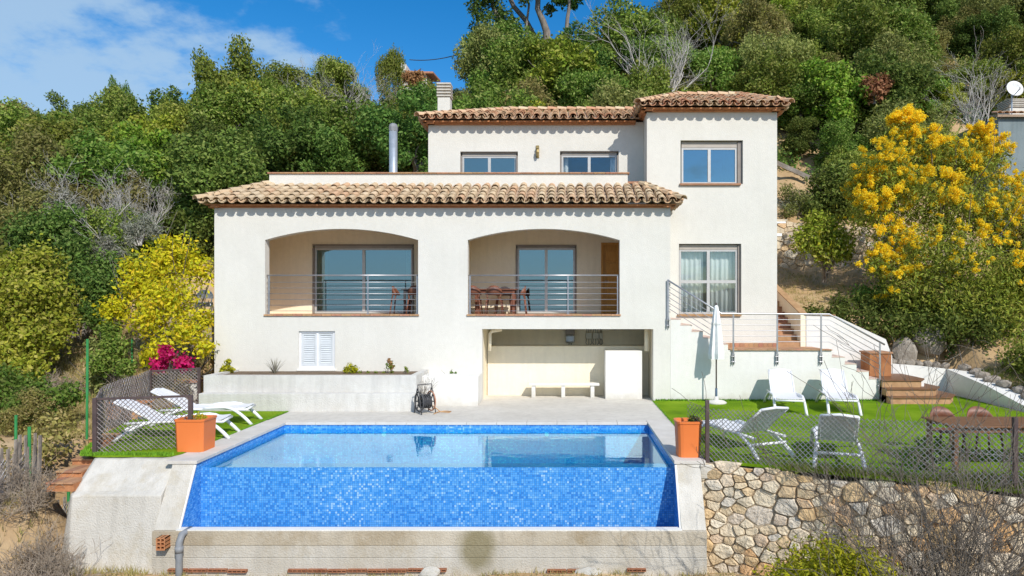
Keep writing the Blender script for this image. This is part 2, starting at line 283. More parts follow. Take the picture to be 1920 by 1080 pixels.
# ------------------------------------------------------------------ mesh helpers
class MB:
    def __init__(s): s.v = []; s.f = []
    def add(s, vs_, fs):
        o = len(s.v); s.v.extend([tuple(v) for v in vs_]); s.f.extend([tuple(i + o for i in f) for f in fs]); return s
    def box(s, x0, x1, y0, y1, z0, z1):
        if x0 > x1: x0, x1 = x1, x0
        if y0 > y1: y0, y1 = y1, y0
        if z0 > z1: z0, z1 = z1, z0
        return s.add([(x0, y0, z0), (x1, y0, z0), (x1, y1, z0), (x0, y1, z0), (x0, y0, z1), (x1, y0, z1), (x1, y1, z1), (x0, y1, z1)],
                     [(3, 2, 1, 0), (4, 5, 6, 7), (0, 1, 5, 4), (1, 2, 6, 5), (2, 3, 7, 6), (3, 0, 4, 7)])
    def tube(s, pts, r, n=6, caps=True):
        pts = [Vector(p) for p in pts]
        rs = r if isinstance(r, (list, tuple)) else [r] * len(pts)
        rings = []; ref = None
        for i, p in enumerate(pts):
            a = pts[max(i - 1, 0)]; b = pts[min(i + 1, len(pts) - 1)]
            d = (b - a); d = d.normalized() if d.length > 1e-9 else Vector((0, 0, 1))
            if ref is None: ref = Vector((0, 0, 1)) if abs(d.z) < .9 else Vector((1, 0, 0))
            u = d.cross(ref); u = u.normalized() if u.length > 1e-6 else d.orthogonal().normalized()
            vv = d.cross(u); ref = ref - d * ref.dot(d)
            if ref.length < 1e-4: ref = d.orthogonal()
            rings.append([p + (u * math.cos(2 * math.pi * k / n) + vv * math.sin(2 * math.pi * k / n)) * rs[i] for k in range(n)])
        vs_ = [v for rg in rings for v in rg]; fs = []
        for i in range(len(rings) - 1):
            for k in range(n):
                a = i * n + k; b = i * n + (k + 1) % n
                fs.append((a, b, b + n, a + n))
        if caps: fs.append(tuple(range(n))[::-1]); fs.append(tuple(range((len(rings) - 1) * n, len(rings) * n)))
        return s.add(vs_, fs)
    def bar(s, a, b, wx, wz, up=(0, 0, 1)):
        """rectangular bar from a to b"""
        a = Vector(a); b = Vector(b); d = (b - a).normalized(); u = d.cross(Vector(up))
        if u.length < 1e-5: u = Vector((1, 0, 0))
        u.normalize(); v = u.cross(d)
        vs_ = [p + u * sx * wx / 2 + v * sz * wz / 2 for p in (a, b) for sx, sz in ((-1, -1), (1, -1), (1, 1), (-1, 1))]
        return s.add(vs_, [(0, 1, 2, 3), (7, 6, 5, 4), (0, 4, 5, 1), (1, 5, 6, 2), (2, 6, 7, 3), (3, 7, 4, 0)])
    def lathe(s, prof, n=16, c=(0, 0, 0), capb=True, capt=True, mod=None):
        vs_ = []; fs = []
        for i, (r, z) in enumerate(prof):
            for k in range(n):
                a = 2 * math.pi * k / n; rr = r * (mod(k, i) if mod else 1)
                vs_.append((c[0] + rr * math.cos(a), c[1] + rr * math.sin(a), c[2] + z))
        for i in range(len(prof) - 1):
            for k in range(n):
                a = i * n + k; b = i * n + (k + 1) % n; fs.append((a, b, b + n, a + n))
        if capb: fs.append(tuple(range(n))[::-1])
        if capt: fs.append(tuple(range((len(prof) - 1) * n, len(prof) * n)))
        return s.add(vs_, fs)
    def prism(s, poly, z0, z1):
        n = len(poly); vs_ = [(p[0], p[1], z0) for p in poly] + [(p[0], p[1], z1) for p in poly]
        return s.add(vs_, [tuple(range(n))[::-1], tuple(range(n, 2 * n))] + [(i, (i + 1) % n, (i + 1) % n + n, i + n) for i in range(n)])
    def prismy(s, poly, y0, y1):
        """poly in (x,z), extruded along y"""
        n = len(poly); vs_ = [(p[0], y0, p[1]) for p in poly] + [(p[0], y1, p[1]) for p in poly]
        return s.add(vs_, [tuple(range(n)), tuple(range(n, 2 * n))[::-1]] + [(i, i + n, (i + 1) % n + n, (i + 1) % n) for i in range(n)])
    def holed(s, outer, holes, y0, y1):
        loops = [outer] + holes; flat = [p for l in loops for p in l]; n = len(flat)
        tris = tessellate_polygon([[Vector((p[0], p[1], 0)) for p in l] for l in loops])
        vs_ = [(p[0], y0, p[1]) for p in flat] + [(p[0], y1, p[1]) for p in flat]; fs = []
        for t in tris: fs.append(tuple(t)); fs.append(tuple(i + n for i in reversed(t)))
        o = 0
        for l in loops:
            m = len(l)
            for i in range(m): a, b = o + i, o + (i + 1) % m; fs.append((a, b, b + n, a + n))
            o += m
        return s.add(vs_, fs)
    def slab(s, quad, th):
        """quad of 3D points thickened downwards along its normal"""
        q = [Vector(p) for p in quad]; nn = (q[1] - q[0]).cross(q[-1] - q[0]).normalized()
        if nn.z < 0: nn = -nn
        k = len(q); vs_ = q + [p - nn * th for p in q]
        return s.add(vs_, [tuple(range(k)), tuple(range(k, 2 * k))[::-1]] + [(i, i + k, (i + 1) % k + k, (i + 1) % k) for i in range(k)])
    def mesh(s, name, m, smooth=False, off=None, bevel=0, seg=2, sub=None):
        me = bpy.data.meshes.new(name)
        v = s.v if off is None else [(a - off[0], b - off[1], c - off[2]) for a, b, c in s.v]
        me.from_pydata(v, [], s.f)
        bm = bmesh.new(); bm.from_mesh(me)
        bmesh.ops.recalc_face_normals(bm, faces=bm.faces)
        if bevel:
            es = [e for e in bm.edges if len(e.link_faces) == 2 and e.calc_face_angle(0) > .5]
            bmesh.ops.bevel(bm, geom=es, offset=bevel, segments=seg, affect='EDGES', profile=.5, clamp_overlap=True)
        bm.to_mesh(me); bm.free()
        me.materials.append(m)
        if smooth:
            for p in me.polygons: p.use_smooth = True
        return me

WL = {}          # world location of every built object
def tag(o, label=None, cat=None, group=None, kind=None):
    if label: o['label'] = label
    if cat: o['category'] = cat
    if group: o['group'] = group
    if kind: o['kind'] = kind
    return o
def thing(name, label, cat, loc=(0, 0, 0), rz=0, group=None):
    o = bpy.data.objects.new(name, None); COL.objects.link(o); o.location = loc; o.rotation_euler = (0, 0, rz); o.empty_display_size = .2
    WL[o.name] = Vector(loc); return tag(o, label, cat, group)
def obj(name, mb, m, parent=None, smooth=False, local=False, bevel=0, seg=2, **kw):
    """mb in world coordinates unless local=True"""
    off = None
    if parent is not None and not local: off = WL[parent.name]
    me = mb.mesh(name, MT[m] if isinstance(m, str) else m, smooth, off, bevel, seg)
    o = bpy.data.objects.new(name, me); COL.objects.link(o)
    if parent is not None: o.parent = parent; WL[o.name] = WL[parent.name]
    else: WL[o.name] = Vector((0, 0, 0))
    return tag(o, **kw)
def put(name, me, parent, mw):
    """a piece that shares mesh data, at world matrix mw"""
    o = bpy.data.objects.new(name, me); COL.objects.link(o)
    if parent is not None: o.parent = parent; mw = Matrix.Translation(-WL[parent.name]) @ mw
    o.matrix_basis = mw
    return o
def copy_tree(o, parent=None):
    c = o.copy(); COL.objects.link(c)
    if parent is not None: c.parent = parent
    for ch in list(o.children): copy_tree(ch, c)
    return c
def dup(root, loc, rz, label=None, group=None, s=None):
    c = copy_tree(root); c.location = loc; c.rotation_euler = (0, 0, rz)
    if s: c.scale = (s, s, s) if isinstance(s, (int, float)) else s
    if label: c['label'] = label
    if group: c['group'] = group
    WL[c.name] = Vector(loc)
    return c
def struct(name, mb, m, **kw): return obj(name, mb, m, None, kind='structure', **kw)

# ------------------------------------------------------------------ terrain
def prof(tbl, y):
    if y <= tbl[0][0]: return tbl[0][1]
    for (a, b), (c, d) in zip(tbl, tbl[1:]):
        if y <= c: return b + (d - b) * (y - a) / (c - a)
    return tbl[-1][1]
FRONT = [(-6000, -90), (-160, -90), (-60, -38), (-20, -19), (8, -3.7)]
PL = FRONT[:-1] + [(4, -5.5), (9, -1.3), (12, -.55), (14, -.28), (17.5, -.12), (19, .45), (23, 2.2), (30, 5.6), (50, 11.9), (58, 13.4), (75, 14), (400, 60), (3000, 60)]
PM = FRONT + [(11.2, -1.72), (12, -2), (19.0, -2), (24, -.5), (26, 3.6), (30, 6.6), (40, 12.6), (52, 18.2), (58, 19), (75, 19), (400, 80), (3000, 80)]
PR = FRONT + [(10.4, -2.2), (12, -2), (17, -1.2), (20.8, -.2), (22, 2.25), (28, 4.15), (28.9, 4.2), (29.6, 6.0), (36, 10.8), (45, 18.5), (58, 29), (75, 32), (400, 120), (3000, 120)]
def sstep(a, b, v):
    t = min(max((v - a) / (b - a), 0), 1); return t * t * (3 - 2 * t)
def hnoise(x, y):
    return (math.sin(x * .7 + 1.3) * math.cos(y * .6 + .4) + .5 * math.sin(x * 1.9 + y * 1.3) + .3 * math.sin(x * 3.7 - y * 2.9))
def ground_z(x, y):
    l = prof(PL, y); m = prof(PM, y); r = prof(PR, y)
    if y < 22:
        z = l + (m - l) * sstep(-9.4, -8.7, x) if y < 12.5 else l + (m - l) * sstep(-10.7, -9.9, x)
        if x > 11.8:                                   # bank beyond the white boundary wall
            bank = prof([(4, -4.6), (12, -.7), (17, .05), (20, .7), (22, 2.0)], y) + .16 * (x - 11.6)
            z = z + (bank - z) * sstep(11.85, 12.2, x)
        elif y > 20.7 and x > 6.4: z = z + (r - z) * sstep(20.75, 21.2, y) * sstep(7.0, 7.3, x)
    else:
        z = l + (m - l) * sstep(-13, -7, x); z = z + (r - z) * sstep(5.5, 7.5 if y < 32 else 13, x)
        if y < 30: z = min(z, r) if x > 7.5 else z
    z += 3.6 * math.exp(-((x + 18.5) / 6.5) ** 2) * sstep(36, 48, y)
    amp = .05 if y < 25 else .25
    if y > 45: z += 1.2 * math.sin(x * .13 + 2) * sstep(45, 60, y)
    return z + amp * hnoise(x, y)
def axis(lo, hi, fine_lo, fine_hi, st):
    a = list(np.arange(fine_lo, fine_hi + 1e-6, st)); d = st; v = fine_hi
    while v < hi: d *= 1.35; v += d; a.append(min(v, hi))
    d = st; v = fine_lo; pre = []
    while v > lo: d *= 1.35; v -= d; pre.append(max(v, lo))
    return pre[::-1] + a
def build_terrain():
    xs = axis(-900, 900, -14, 16, .4); ys = axis(-400, 1500, 4, 34, .4)
    mb = MB(); nx = len(xs)
    mb.v = [(x, y, ground_z(x, y)) for y in ys for x in xs]
    mb.f = [(j * nx + i, j * nx + i + 1, (j + 1) * nx + i + 1, (j + 1) * nx + i) for j in range(len(ys) - 1) for i in range(nx - 1)]
    struct('ground', mb, 'ground', smooth=True)
build_terrain()
struct('sea', MB().add([(-4500, -5000, -70), (4500, -5000, -70), (4500, -60, -70), (-4500, -60, -70)], [(0, 1, 2, 3)]), 'sea')

# ------------------------------------------------------------------ house
F, T, U, PAR = 19.1, 20.5, 21.4, 20.4
WT = .28
HL = X(402, F); HR = X(1257, F)                       # lower volume
TL, TR = X(1213, T), X(1457, T)                       # tower
UL = X(803, U)
house = thing('house', 'white two storey villa with clay tile roofs, arched balconies and square corner tower', 'house', ((HL + TR) / 2, F, 0))
def fx(p): return X(p, F)
def fz(p): return Z(p, F)
def arch(x0, x1, zb, zs, za, n=18):
    pts = [(x0, zb), (x1, zb)]; cx_ = (x0 + x1) / 2; hw = (x1 - x0) / 2; rise = za - zs; rad = (hw * hw + rise * rise) / (2 * rise); a0 = math.asin(hw / rad)
    for i in range(n + 1):
        a = a0 - 2 * a0 * i / n; pts.append((cx_ + rad * math.sin(a), za - rad + rad * math.cos(a)))
    return pts
FLOOR = Z(588, 21.4)                                   # balcony floor level
AR1 = (fx(497), fx(784)); AR2 = (fx(877), fx(1162)); AZB, AZS, AZA = fz(590), fz(450), fz(429)
WIN = (fx(560), fx(628), fz(692), fz(621))
OP = (fx(904), fx(1225), fz(617))
EZ = fz(383)
lower = MB().holed([(HL, -.3), (OP[0], -.3), (OP[0], OP[2]), (OP[1], OP[2]), (OP[1], -.3), (HR, -.3), (HR, EZ), (HL, EZ)],
                   [arch(*AR1, AZB, AZS, AZA), arch(*AR2, AZB, AZS, AZA), [(WIN[0], WIN[2]), (WIN[1], WIN[2]), (WIN[1], WIN[3]), (WIN[0], WIN[3])]], F, F + WT)
obj('wall', lower, 'wall', house, label='front wall with two wide arched openings')
obj('wall', MB().box(HL, HL + WT, F + WT, 26.4, -.3, EZ), 'wall', house)
obj('wall', MB().box(HR - WT, HR, F + WT, T - .003, FLOOR - .9, EZ), 'wall', house)
# balcony room: cream walls
B0 = 21.4
W1 = (X(586, B0), X(776, B0), FLOOR, Z(458, B0)); W2 = (X(967, B0), X(1081, B0), FLOOR, Z(459, B0)); DR = (X(1127, B0), X(1127, B0) + .84, FLOOR, Z(455, B0))
CEIL = 5.02
rect = lambda w_: [(w_[0], w_[2]), (w_[1], w_[2]), (w_[1], w_[3]), (w_[0], w_[3])]
wb = MB().holed([(HL + WT, FLOOR - .25), (HR - WT, FLOOR - .25), (HR - WT, CEIL + .2), (HL + WT, CEIL + .2)], [rect(W1), rect(W2), rect(DR)], B0, B0 + .2)
obj('balcony_wall', wb, 'cream', house)
obj('balcony_wall', MB().box(HL + WT + .002, HL + WT + .25, F + WT + .002, B0 - .002, FLOOR, CEIL), 'cream', house)
obj('balcony_wall', MB().box(HR - WT - .2, HR - WT - .002, F + WT + .002, B0 - .002, FLOOR, CEIL), 'cream', house)
obj('balcony_wall', MB().box(fx(800), fx(862), F + WT + .002, B0 - .002, FLOOR, CEIL), 'cream', house)
obj('balcony_ceiling', MB().box(HL + WT + .002, HR - WT - .002, F + WT + .003, B0 - .003, CEIL, CEIL + .12), 'cream', house)
obj('balcony_floor', MB().box(HL + WT + .002, HR - WT - .002, F + WT + .003, B0 - .003, FLOOR - .25, FLOOR), mat('light_terracotta', (.52, .33, .21), (.60, .40, .26), rough=.6, scale=5), house)
for a, b in ((HL + WT + .25, W1[0] - .02), (fx(862), W2[0] - .02), (W2[1] + .02, DR[0] - .02)): obj('skirting', MB().box(a, b, B0 - .02, B0 - .001, FLOOR + .001, FLOOR + .07), 'cream', house)
# sill tiles of the two arches
for (a, b) in (AR1, AR2):
    n = 16; wd = (b - a + .06) / n
    me = MB().box(-wd / 2 + .004, wd / 2 - .004, -.17, .17, -.05, 0).mesh('sill_tile', MT['terracotta'], bevel=.006)
    for i in range(n): put('sill_tile', me, house, Matrix.Translation((a - .03 + wd * (i + .5), F + .13, AZB + .012 + rng.uniform(-.002, .002))))

# generic window: frame mesh with panes, sill and shutter box as sub-parts
def window(x0, x1, z0, z1, y, n=2, fr='alu', glass='glass', box=None, sill=None, mid=None, fw=.055, deep=.10, frame2=None):
    mb = MB()
    mb.box(x0, x0 + fw, y, y + .07, z0, z1).box(x1 - fw, x1, y, y + .07, z0, z1).box(x0 + fw, x1 - fw, y + .001, y + .069, z1 - fw, z1).box(x0 + fw, x1 - fw, y + .001, y + .069, z0, z0 + fw)
    step = (x1 - x0) / n
    for i in range(1, n): mb.box(x0 + step * i - fw * .8, x0 + step * i + fw * .8, y - .008, y + .06, z0 + fw, z1 - fw)
    if mid: mb.box(x0 + fw, x1 - fw, y - .004, y + .055, mid - .045, mid + .045)
    w_ = obj('window', mb, fr, house)
    for i in range(n):
        a = x0 + step * i + fw * .7; b = x0 + step * (i + 1) - fw * .7
        for (za, zb) in (((z0 + fw * .8, z1 - fw * .8),) if not mid else ((z0 + fw * .8, mid - .04), (mid + .04, z1 - fw * .8))):
            obj('pane', MB().box(a, b, y + .028, y + .036, za, zb), glass, w_)
    if box:
        sb = MB(); k = 4; h = (box - z1) / k
        for i in range(k): sb.box(x0, x1, y - .012 + .004 * (i % 2), y + .06, z1 + h * i + .003, z1 + h * (i + 1))
        obj('shutter_box', sb, 'shutterbox', w_)
    if sill: obj('sill', MB().box(x0 - .08, x1 + .08, sill - .07, y + .01, z0 - .065, z0 - .004), 'terracotta', w_, bevel=.008)
    if frame2:                                            # dark surround standing proud in the reveal
        g = .045; s2 = MB().box(x0 - g, x0 - .002, y - .09, y + .05, z0, z1).box(x1 + .002, x1 + g, y - .09, y + .05, z0, z1).box(x0 - g, x1 + g, y - .09, y + .05, z1 + .002 + (box - z1 if box else 0), z1 + g + (box - z1 if box else 0))
        obj('surround', s2, frame2, w_)
    return w_
g = .05
window(W1[0] + g, W1[1] - g, W1[2] + .01, W1[3] - .12, B0 + .06, 2, box=W1[3] - .045, frame2='bronze')
window(W2[0] + g, W2[1] - g, W2[2] + .01, W2[3] - .1, B0 + .06, 2, box=W2[3] - .045, frame2='bronze')
# wooden door with raised panels
dr = obj('door', MB().box(DR[0] + .02, DR[1] - .02, B0 + .05, B0 + .1, DR[2] + .01, DR[3] - .04), 'wood_door', house)
dp = MB().box(DR[0] + .001, DR[0] + .07, B0 - .015, B0 + .05, DR[2], DR[3]).box(DR[1] - .07, DR[1] - .001, B0 - .015, B0 + .05, DR[2], DR[3]).box(DR[0] + .07, DR[1] - .07, B0 - .014, B0 + .05, DR[3] - .07, DR[3] - .001)
obj('door_frame', dp, 'wood_door', dr)
for i in range(5):
    z0 = DR[2] + .14 + i * .38
    obj('panel', MB().box(DR[0] + .17, DR[1] - .17, B0 + .03, B0 + .055, z0, z0 + .3), 'wood_door', dr, bevel=.012)
obj('handle', MB().tube([(DR[0] + .13, B0 + .0, DR[2] + 1.02), (DR[0] + .13, B0 + .05, DR[2] + 1.02)], .012).tube([(DR[0] + .13, B0, DR[2] + 1.02), (DR[0] + .24, B0, DR[2] + 1.02)], .01), 'steel', dr)

# rooms behind the glass
def room(x0, x1, y0, y1, z0, z1):
    v = [(x0, y0, z0), (x1, y0, z0), (x1, y1, z0), (x0, y1, z0), (x0, y0, z1), (x1, y0, z1), (x1, y1, z1), (x0, y1, z1)]
    obj('room', MB().add(v, [(0, 1, 2, 3), (7, 6, 5, 4), (1, 5, 6, 2), (2, 6, 7, 3), (3, 7, 4, 0)]), 'interior', house)
room(HL + .4, fx(820), B0 + .21, 26, FLOOR, CEIL); room(fx(826), HR - .7, B0 + .21, 26, FLOOR, CEIL)

# railings of the arches
def rail_span(parent, a, b, z0, h, posts, nb=6, y=None, r=.009, top=.021):
    """horizontal railing from x=a to x=b at depth y"""
    rl = obj('railing', MB().tube([(a, y, z0 + h), (b, y, z0 + h)], top, 8), 'steel', parent, smooth=True)
    for p in posts: obj('post', MB().bar((p, y, z0 - .01), (p, y, z0 + h), .035, .02, (0, 1, 0)).box(p - .05, p + .05, y - .04, y + .04, z0 - .008, z0 + .008), 'steel', rl)
    for i in range(nb): obj('bar', MB().tube([(a, y, z0 + h * (i + .55) / (nb + .75)), (b, y, z0 + h * (i + .55) / (nb + .75))], r, 6), 'steel', rl, smooth=True)
    return rl
RH = fz(517) - AZB
rail_span(house, AR1[0] + .01, AR1[1] - .01, AZB + .015, RH, [AR1[0] + .07, fx(688), AR1[1] - .05], y=F + .1)
rail_span(house, AR2[0] + .01, AR2[1] - .01, AZB + .015, RH, [AR2[0] + .05, fx(1065), AR2[1] - .05], y=F + .1)

# small white shuttered window
wx0, wx1, wz0, wz1 = WIN
sw = obj('window', MB().box(wx0 + .002, wx0 + .06, F + .05, F + .14, wz0, wz1).box(wx1 - .06, wx1 - .002, F + .05, F + .14, wz0, wz1).box(wx0 + .06, wx1 - .06, F + .051, F + .139, wz1 - .06, wz1 - .002)
         .box(wx0 + .06, wx1 - .06, F + .051, F + .139, wz0 + .002, wz0 + .09).box((wx0 + wx1) / 2 - .03, (wx0 + wx1) / 2 + .03, F + .05, F + .135, wz0 + .09, wz1 - .06), 'white_plastic', house, label='small window closed by white louvred shutters')
for i in range(2):
    a = wx0 + .065 + i * ((wx1 - wx0) / 2 - .035); b = a + (wx1 - wx0) / 2 - .10
    mb = MB().box(a, a + .05, F + .07, F + .11, wz0 + .095, wz1 - .065).box(b - .05, b, F + .07, F + .11, wz0 + .095, wz1 - .065)
    mb.box(a + .05, b - .05, F + .071, F + .109, wz0 + .095, wz0 + .15).box(a + .05, b - .05, F + .071, F + .109, wz1 - .12, wz1 - .065)
    k = 13; zz0 = wz0 + .15; dz = (wz1 - .12 - zz0) / k
    for j in range(k): mb.add([(a + .05, F + .078, zz0 + dz * j + .004), (b - .05, F + .078, zz0 + dz * j + .004), (b - .05, F + .10, zz0 + dz * (j + 1)), (a + .05, F + .10, zz0 + dz * (j + 1)),
                               (a + .05, F + .086, zz0 + dz * j + .002), (b - .05, F + .086, zz0 + dz * j + .002), (b - .05, F + .106, zz0 + dz * (j + 1) - .003), (a + .05, F + .106, zz0 + dz * (j + 1) - .003)],
                              [(0, 1, 2, 3), (7, 6, 5, 4), (0, 4, 5, 1), (2, 6, 7, 3)])
    obj('shutter', mb, 'shutter_paint', sw)
obj('sill', MB().box(wx0 - .04, wx1 + .04, F - .05, F + .05, wz0 - .055, wz0 - .002), 'lowwhite', sw, bevel=.01)

# covered store under the balcony
LWY = 20.25; LWZ = Z(649, LWY)
obj('store_wall', MB().box(HL + WT, TL + .3, 21.25, 21.4, -.3, FLOOR - .26), 'cream', house)
obj('store_wall', MB().box(OP[0] + .02, TL + .02, LWY, LWY + .2, -.1, LWZ), 'cream', house, bevel=.008, label='low cream wall behind the bench')
obj('store_wall', MB().box(OP[0] - .3, OP[0] - .001, F + WT + .001, 21.24, -.3, FLOOR - .26), 'cream', house)
obj('store_wall', MB().box(OP[1] + .001, OP[1] + .2, F + WT + .001, 21.24, -.3, FLOOR - .26), 'cream', house)
obj('store_ceiling', MB().box(HL + WT, HR - WT, F + WT + .002, 21.24, FLOOR - .40, FLOOR - .26), 'cream', house)
obj('store_block', MB().box(X(1135, 19.5), X(1204, 19.5), 19.5, LWY - .002, -.02, Z(658, 19.5)), 'lowwhite', house, bevel=.012, label='white painted masonry block in the opening')
obj('beam', MB().box(OP[0] + .05, OP[1] - .02, 20.95, 21.24, LWZ - .25, LWZ - .02), 'cream', house)
pp = MB().tube([(OP[0] + .16, 19.62, LWZ - .1), (OP[0] + .16, 19.62, OP[2] - .16), (OP[0] + .22, 19.62, OP[2] - .08), (OP[0] + .5, 19.66, OP[2] - .04)], .05, 10)
obj('drainpipe', pp, 'cream', house, smooth=True); obj('drainpipe', MB().tube([(OP[1] - .12, 19.62, LWZ - .1), (OP[1] - .12, 19.62, OP[2])], .07, 10), 'cream', house, smooth=True)
# meter box and junction boxes with their cables
mx_ = X(1069, 21.2); mz = Z(631, 21.2)
mbx = obj('meter_box', MB().box(mx_ - .14, mx_ + .14, 21.06, 21.24, mz - .19, mz + .06), 'galv', house, bevel=.05)
obj('cover', MB().box(mx_ - .14, mx_ + .14, 21.05, 21.23, mz + .065, mz + .22), 'bronze', mbx, bevel=.01)
obj('cable', MB().tube([(mx_ - .03, 21.2, mz - .2), (mx_ - .05, 21.2, mz - .32)], .012).tube([(mx_ + .03, 21.2, mz - .2), (mx_ + .04, 21.2, mz - .32)], .012), 'dark', mbx)
for i, p in enumerate((1104, 1117, 1127)):
    jx = X(p, 21.2); hw = .095 if i < 2 else .055
    jb = obj('junction_box', MB().box(jx - hw, jx + hw, 21.14, 21.24, mz - .07, mz + .12), 'cabinet', house, bevel=.015)
    cb = MB()
    for k in range(3):
        x0 = jx - hw + .03 + k * (hw - .03); cb.tube([(x0, 21.2, mz - .07), (x0 + .03 * (k - 1), 21.19, mz - .2), (x0 + .06 * (1 - k), 21.21, mz - .3)], .008, 5); cb.tube([(x0, 21.2, mz + .12), (x0, 21.2, mz + .24)], .007, 5)
    obj('cable', cb, 'dark', jb)

# ---- tower
TW1 = (X(1276, T), X(1393, T), Z(345, T), Z(263, T)); TW2 = (X(1273, T), X(1390, T), Z(590, T), Z(457, T)); TEZ = Z(205, T)
obj('wall', MB().holed([(TL, -.3), (TR, -.3), (TR, TEZ), (TL, TEZ)], [rect(TW1), rect(TW2)], T, T + WT), 'wall', house, label='front wall of the corner tower')
obj('wall', MB().box(TL, TL + WT, T + WT, 26.8, EZ, TEZ), 'wall', house); obj('wall', MB().box(TR - WT, TR, T + WT, 26.8, -.3, TEZ), 'wall', house)
obj('wall', MB().box(TL + WT, TR - WT, 26.52, 26.8, -.3, TEZ), 'wall', house)
room(TL + .3, TR - .3, T + WT + .01, 26.3, 5.6, 8.3); room(HR + .02, TR - .3, T + WT + .01, 26.3, 1.5, 4.9)
g = .05
window(TW1[0] + g, TW1[1] - g - .1, TW1[2] + .02, TW1[3] - .2, T + .12, 2, box=TW1[3] - .03, sill=T, frame2=None)
window(TW2[0] + .03, TW2[1] - .09, TW2[2] + .02, TW2[3] - .17, T + .12, 2, glass='glass2', box=TW2[3] - .03, sill=T, mid=Z(528, T))
obj('window_jamb', MB().box(TW1[1] - .14, TW1[1] - .002, T + .08, T + .2, TW1[2] + .02, TW1[3] - .03), 'bronze', house)
obj('window_jamb', MB().box(TW2[1] - .085, TW2[1] - .002, T + .08, T + .2, TW2[2] + .02, TW2[3] - .03), 'bronze', house)

# ---- upper storey
UW1 = (X(863, U), X(971, U), 5.95, Z(284, U)); UW2 = (X(1050, U), X(1160, U), 5.95, Z(283, U)); UEZ = Z(229, U)
obj('wall', MB().holed([(UL, 5.3), (TL - .002, 5.3), (TL - .002, UEZ), (UL, UEZ)], [rect(UW1), rect(UW2)], U, U + WT), 'wall', house, label='set back upper wall with two windows')
obj('wall', MB().box(UL, UL + WT, U + WT, 27.2, 5.3, UEZ), 'wall', house); obj('wall', MB().box(HL + WT, TL, 26.12, 26.4, -.3, EZ + .5), 'wall', house)
obj('wall', MB().box(UL + WT, TL, 26.9, 27.2, 5.3, UEZ), 'wall', house)
obj('roof_terrace', MB().box(HL + .3, TL - .003, PAR + .2, 26.1, EZ - .15, EZ + .08), 'terracotta', house)
room(UL + .3, TL - .02, U + WT + .01, 26.5, 5.7, 8.3)
window(UW1[0] + .05, UW1[1] - .05, UW1[2], UW1[3] - .13, U + .1, 2, box=UW1[3] - .02, frame2='bronze')
window(UW2[0] + .05, UW2[1] - .05, UW2[2], UW2[3] - .12, U + .1, 2, box=UW2[3] - .02, frame2='bronze', glass='glass2')
wl = MB().box(X(1005, U), X(1011, U), U - .03, U - .001, Z(296, U), Z(273, U)); wl.box(X(1006, U), X(1010, U), U - .12, U - .03, Z(280, U), Z(277, U)); wl.lathe([(.035, 0), (.06, .12), (.045, .2)], 8, (X(1008, U), U - .12, Z(294, U)))
obj('wall_lamp', wl, mat('brass', (.30, .22, .09), (.4, .3, .13), rough=.4, metal=.5), house)

# parapet with tile capping
PX0, PX1, PZ1, PZ0 = X(505, PAR), X(1177, PAR), Z(326, PAR), Z(352, PAR)
obj('parapet', MB().box(PX0, PX1, PAR, PAR + .2, PZ0 - .6, PZ1), 'wall', house)
obj('parapet', MB().box(PX0, PX0 + .2, PAR + .2, 26.3, EZ, PZ1), 'wall', house)
n = 30; wd = (PX1 - PX0 + .1) / n; me = MB().box(-wd / 2 + .003, wd / 2 - .003, -.15, .15, 0, .04).mesh('capping_tile', MT['terracotta'], bevel=.006)
for i in range(n): put('capping_tile', me, house, Matrix.Translation((PX0 - .05 + wd * (i + .5), PAR + .1, PZ1 + .002)))
obj('parapet', MB().box(PX1, TL - .003, PAR + .15, PAR + .32, PZ0 - .4, Z(343, PAR)), 'wall', house); obj('ledge', MB().box(PX1 + .003, TL - .003, PAR + .1, PAR + .36, Z(343, PAR) + .002, Z(339, PAR)), 'terracotta', house)

# ---- clay tile roofs
def barrel(L=.46, r0=.118, r1=.094, th=.016, seg=5, flip=False):
    mb = MB(); vs_ = []
    for y, r in ((0, r0), (L, r1)):
        for rr in (r, r - th):
            for k in range(seg + 1):
                a = math.pi * k / seg; zz = math.sin(a) * rr * .92
                vs_.append((math.cos(a) * rr, y, zz if not flip else -zz + r0 * .9))
    n = seg + 1; fs = []
    for k in range(seg):
        fs += [(k, k + 1, 2 * n + k + 1, 2 * n + k), (n + k, 3 * n + k, 3 * n + k + 1, n + k + 1), (k, n + k, n + k + 1, k + 1), (2 * n + k, 2 * n + k + 1, 3 * n + k + 1, 3 * n + k)]
    fs += [(0, 2 * n, 3 * n, n), (n - 1, 2 * n - 1, 4 * n - 1, 3 * n - 1)]
    return mb.add(vs_, fs)
TILE = {k: barrel().mesh('tile', MT[k], smooth=False) for k in ('rooftile', 'rooftile2')}
PITCH = .28
def frame_on(p0, e, u): e = e.normalized(); u = u.normalized(); return e, u, e.cross(u).normalized()
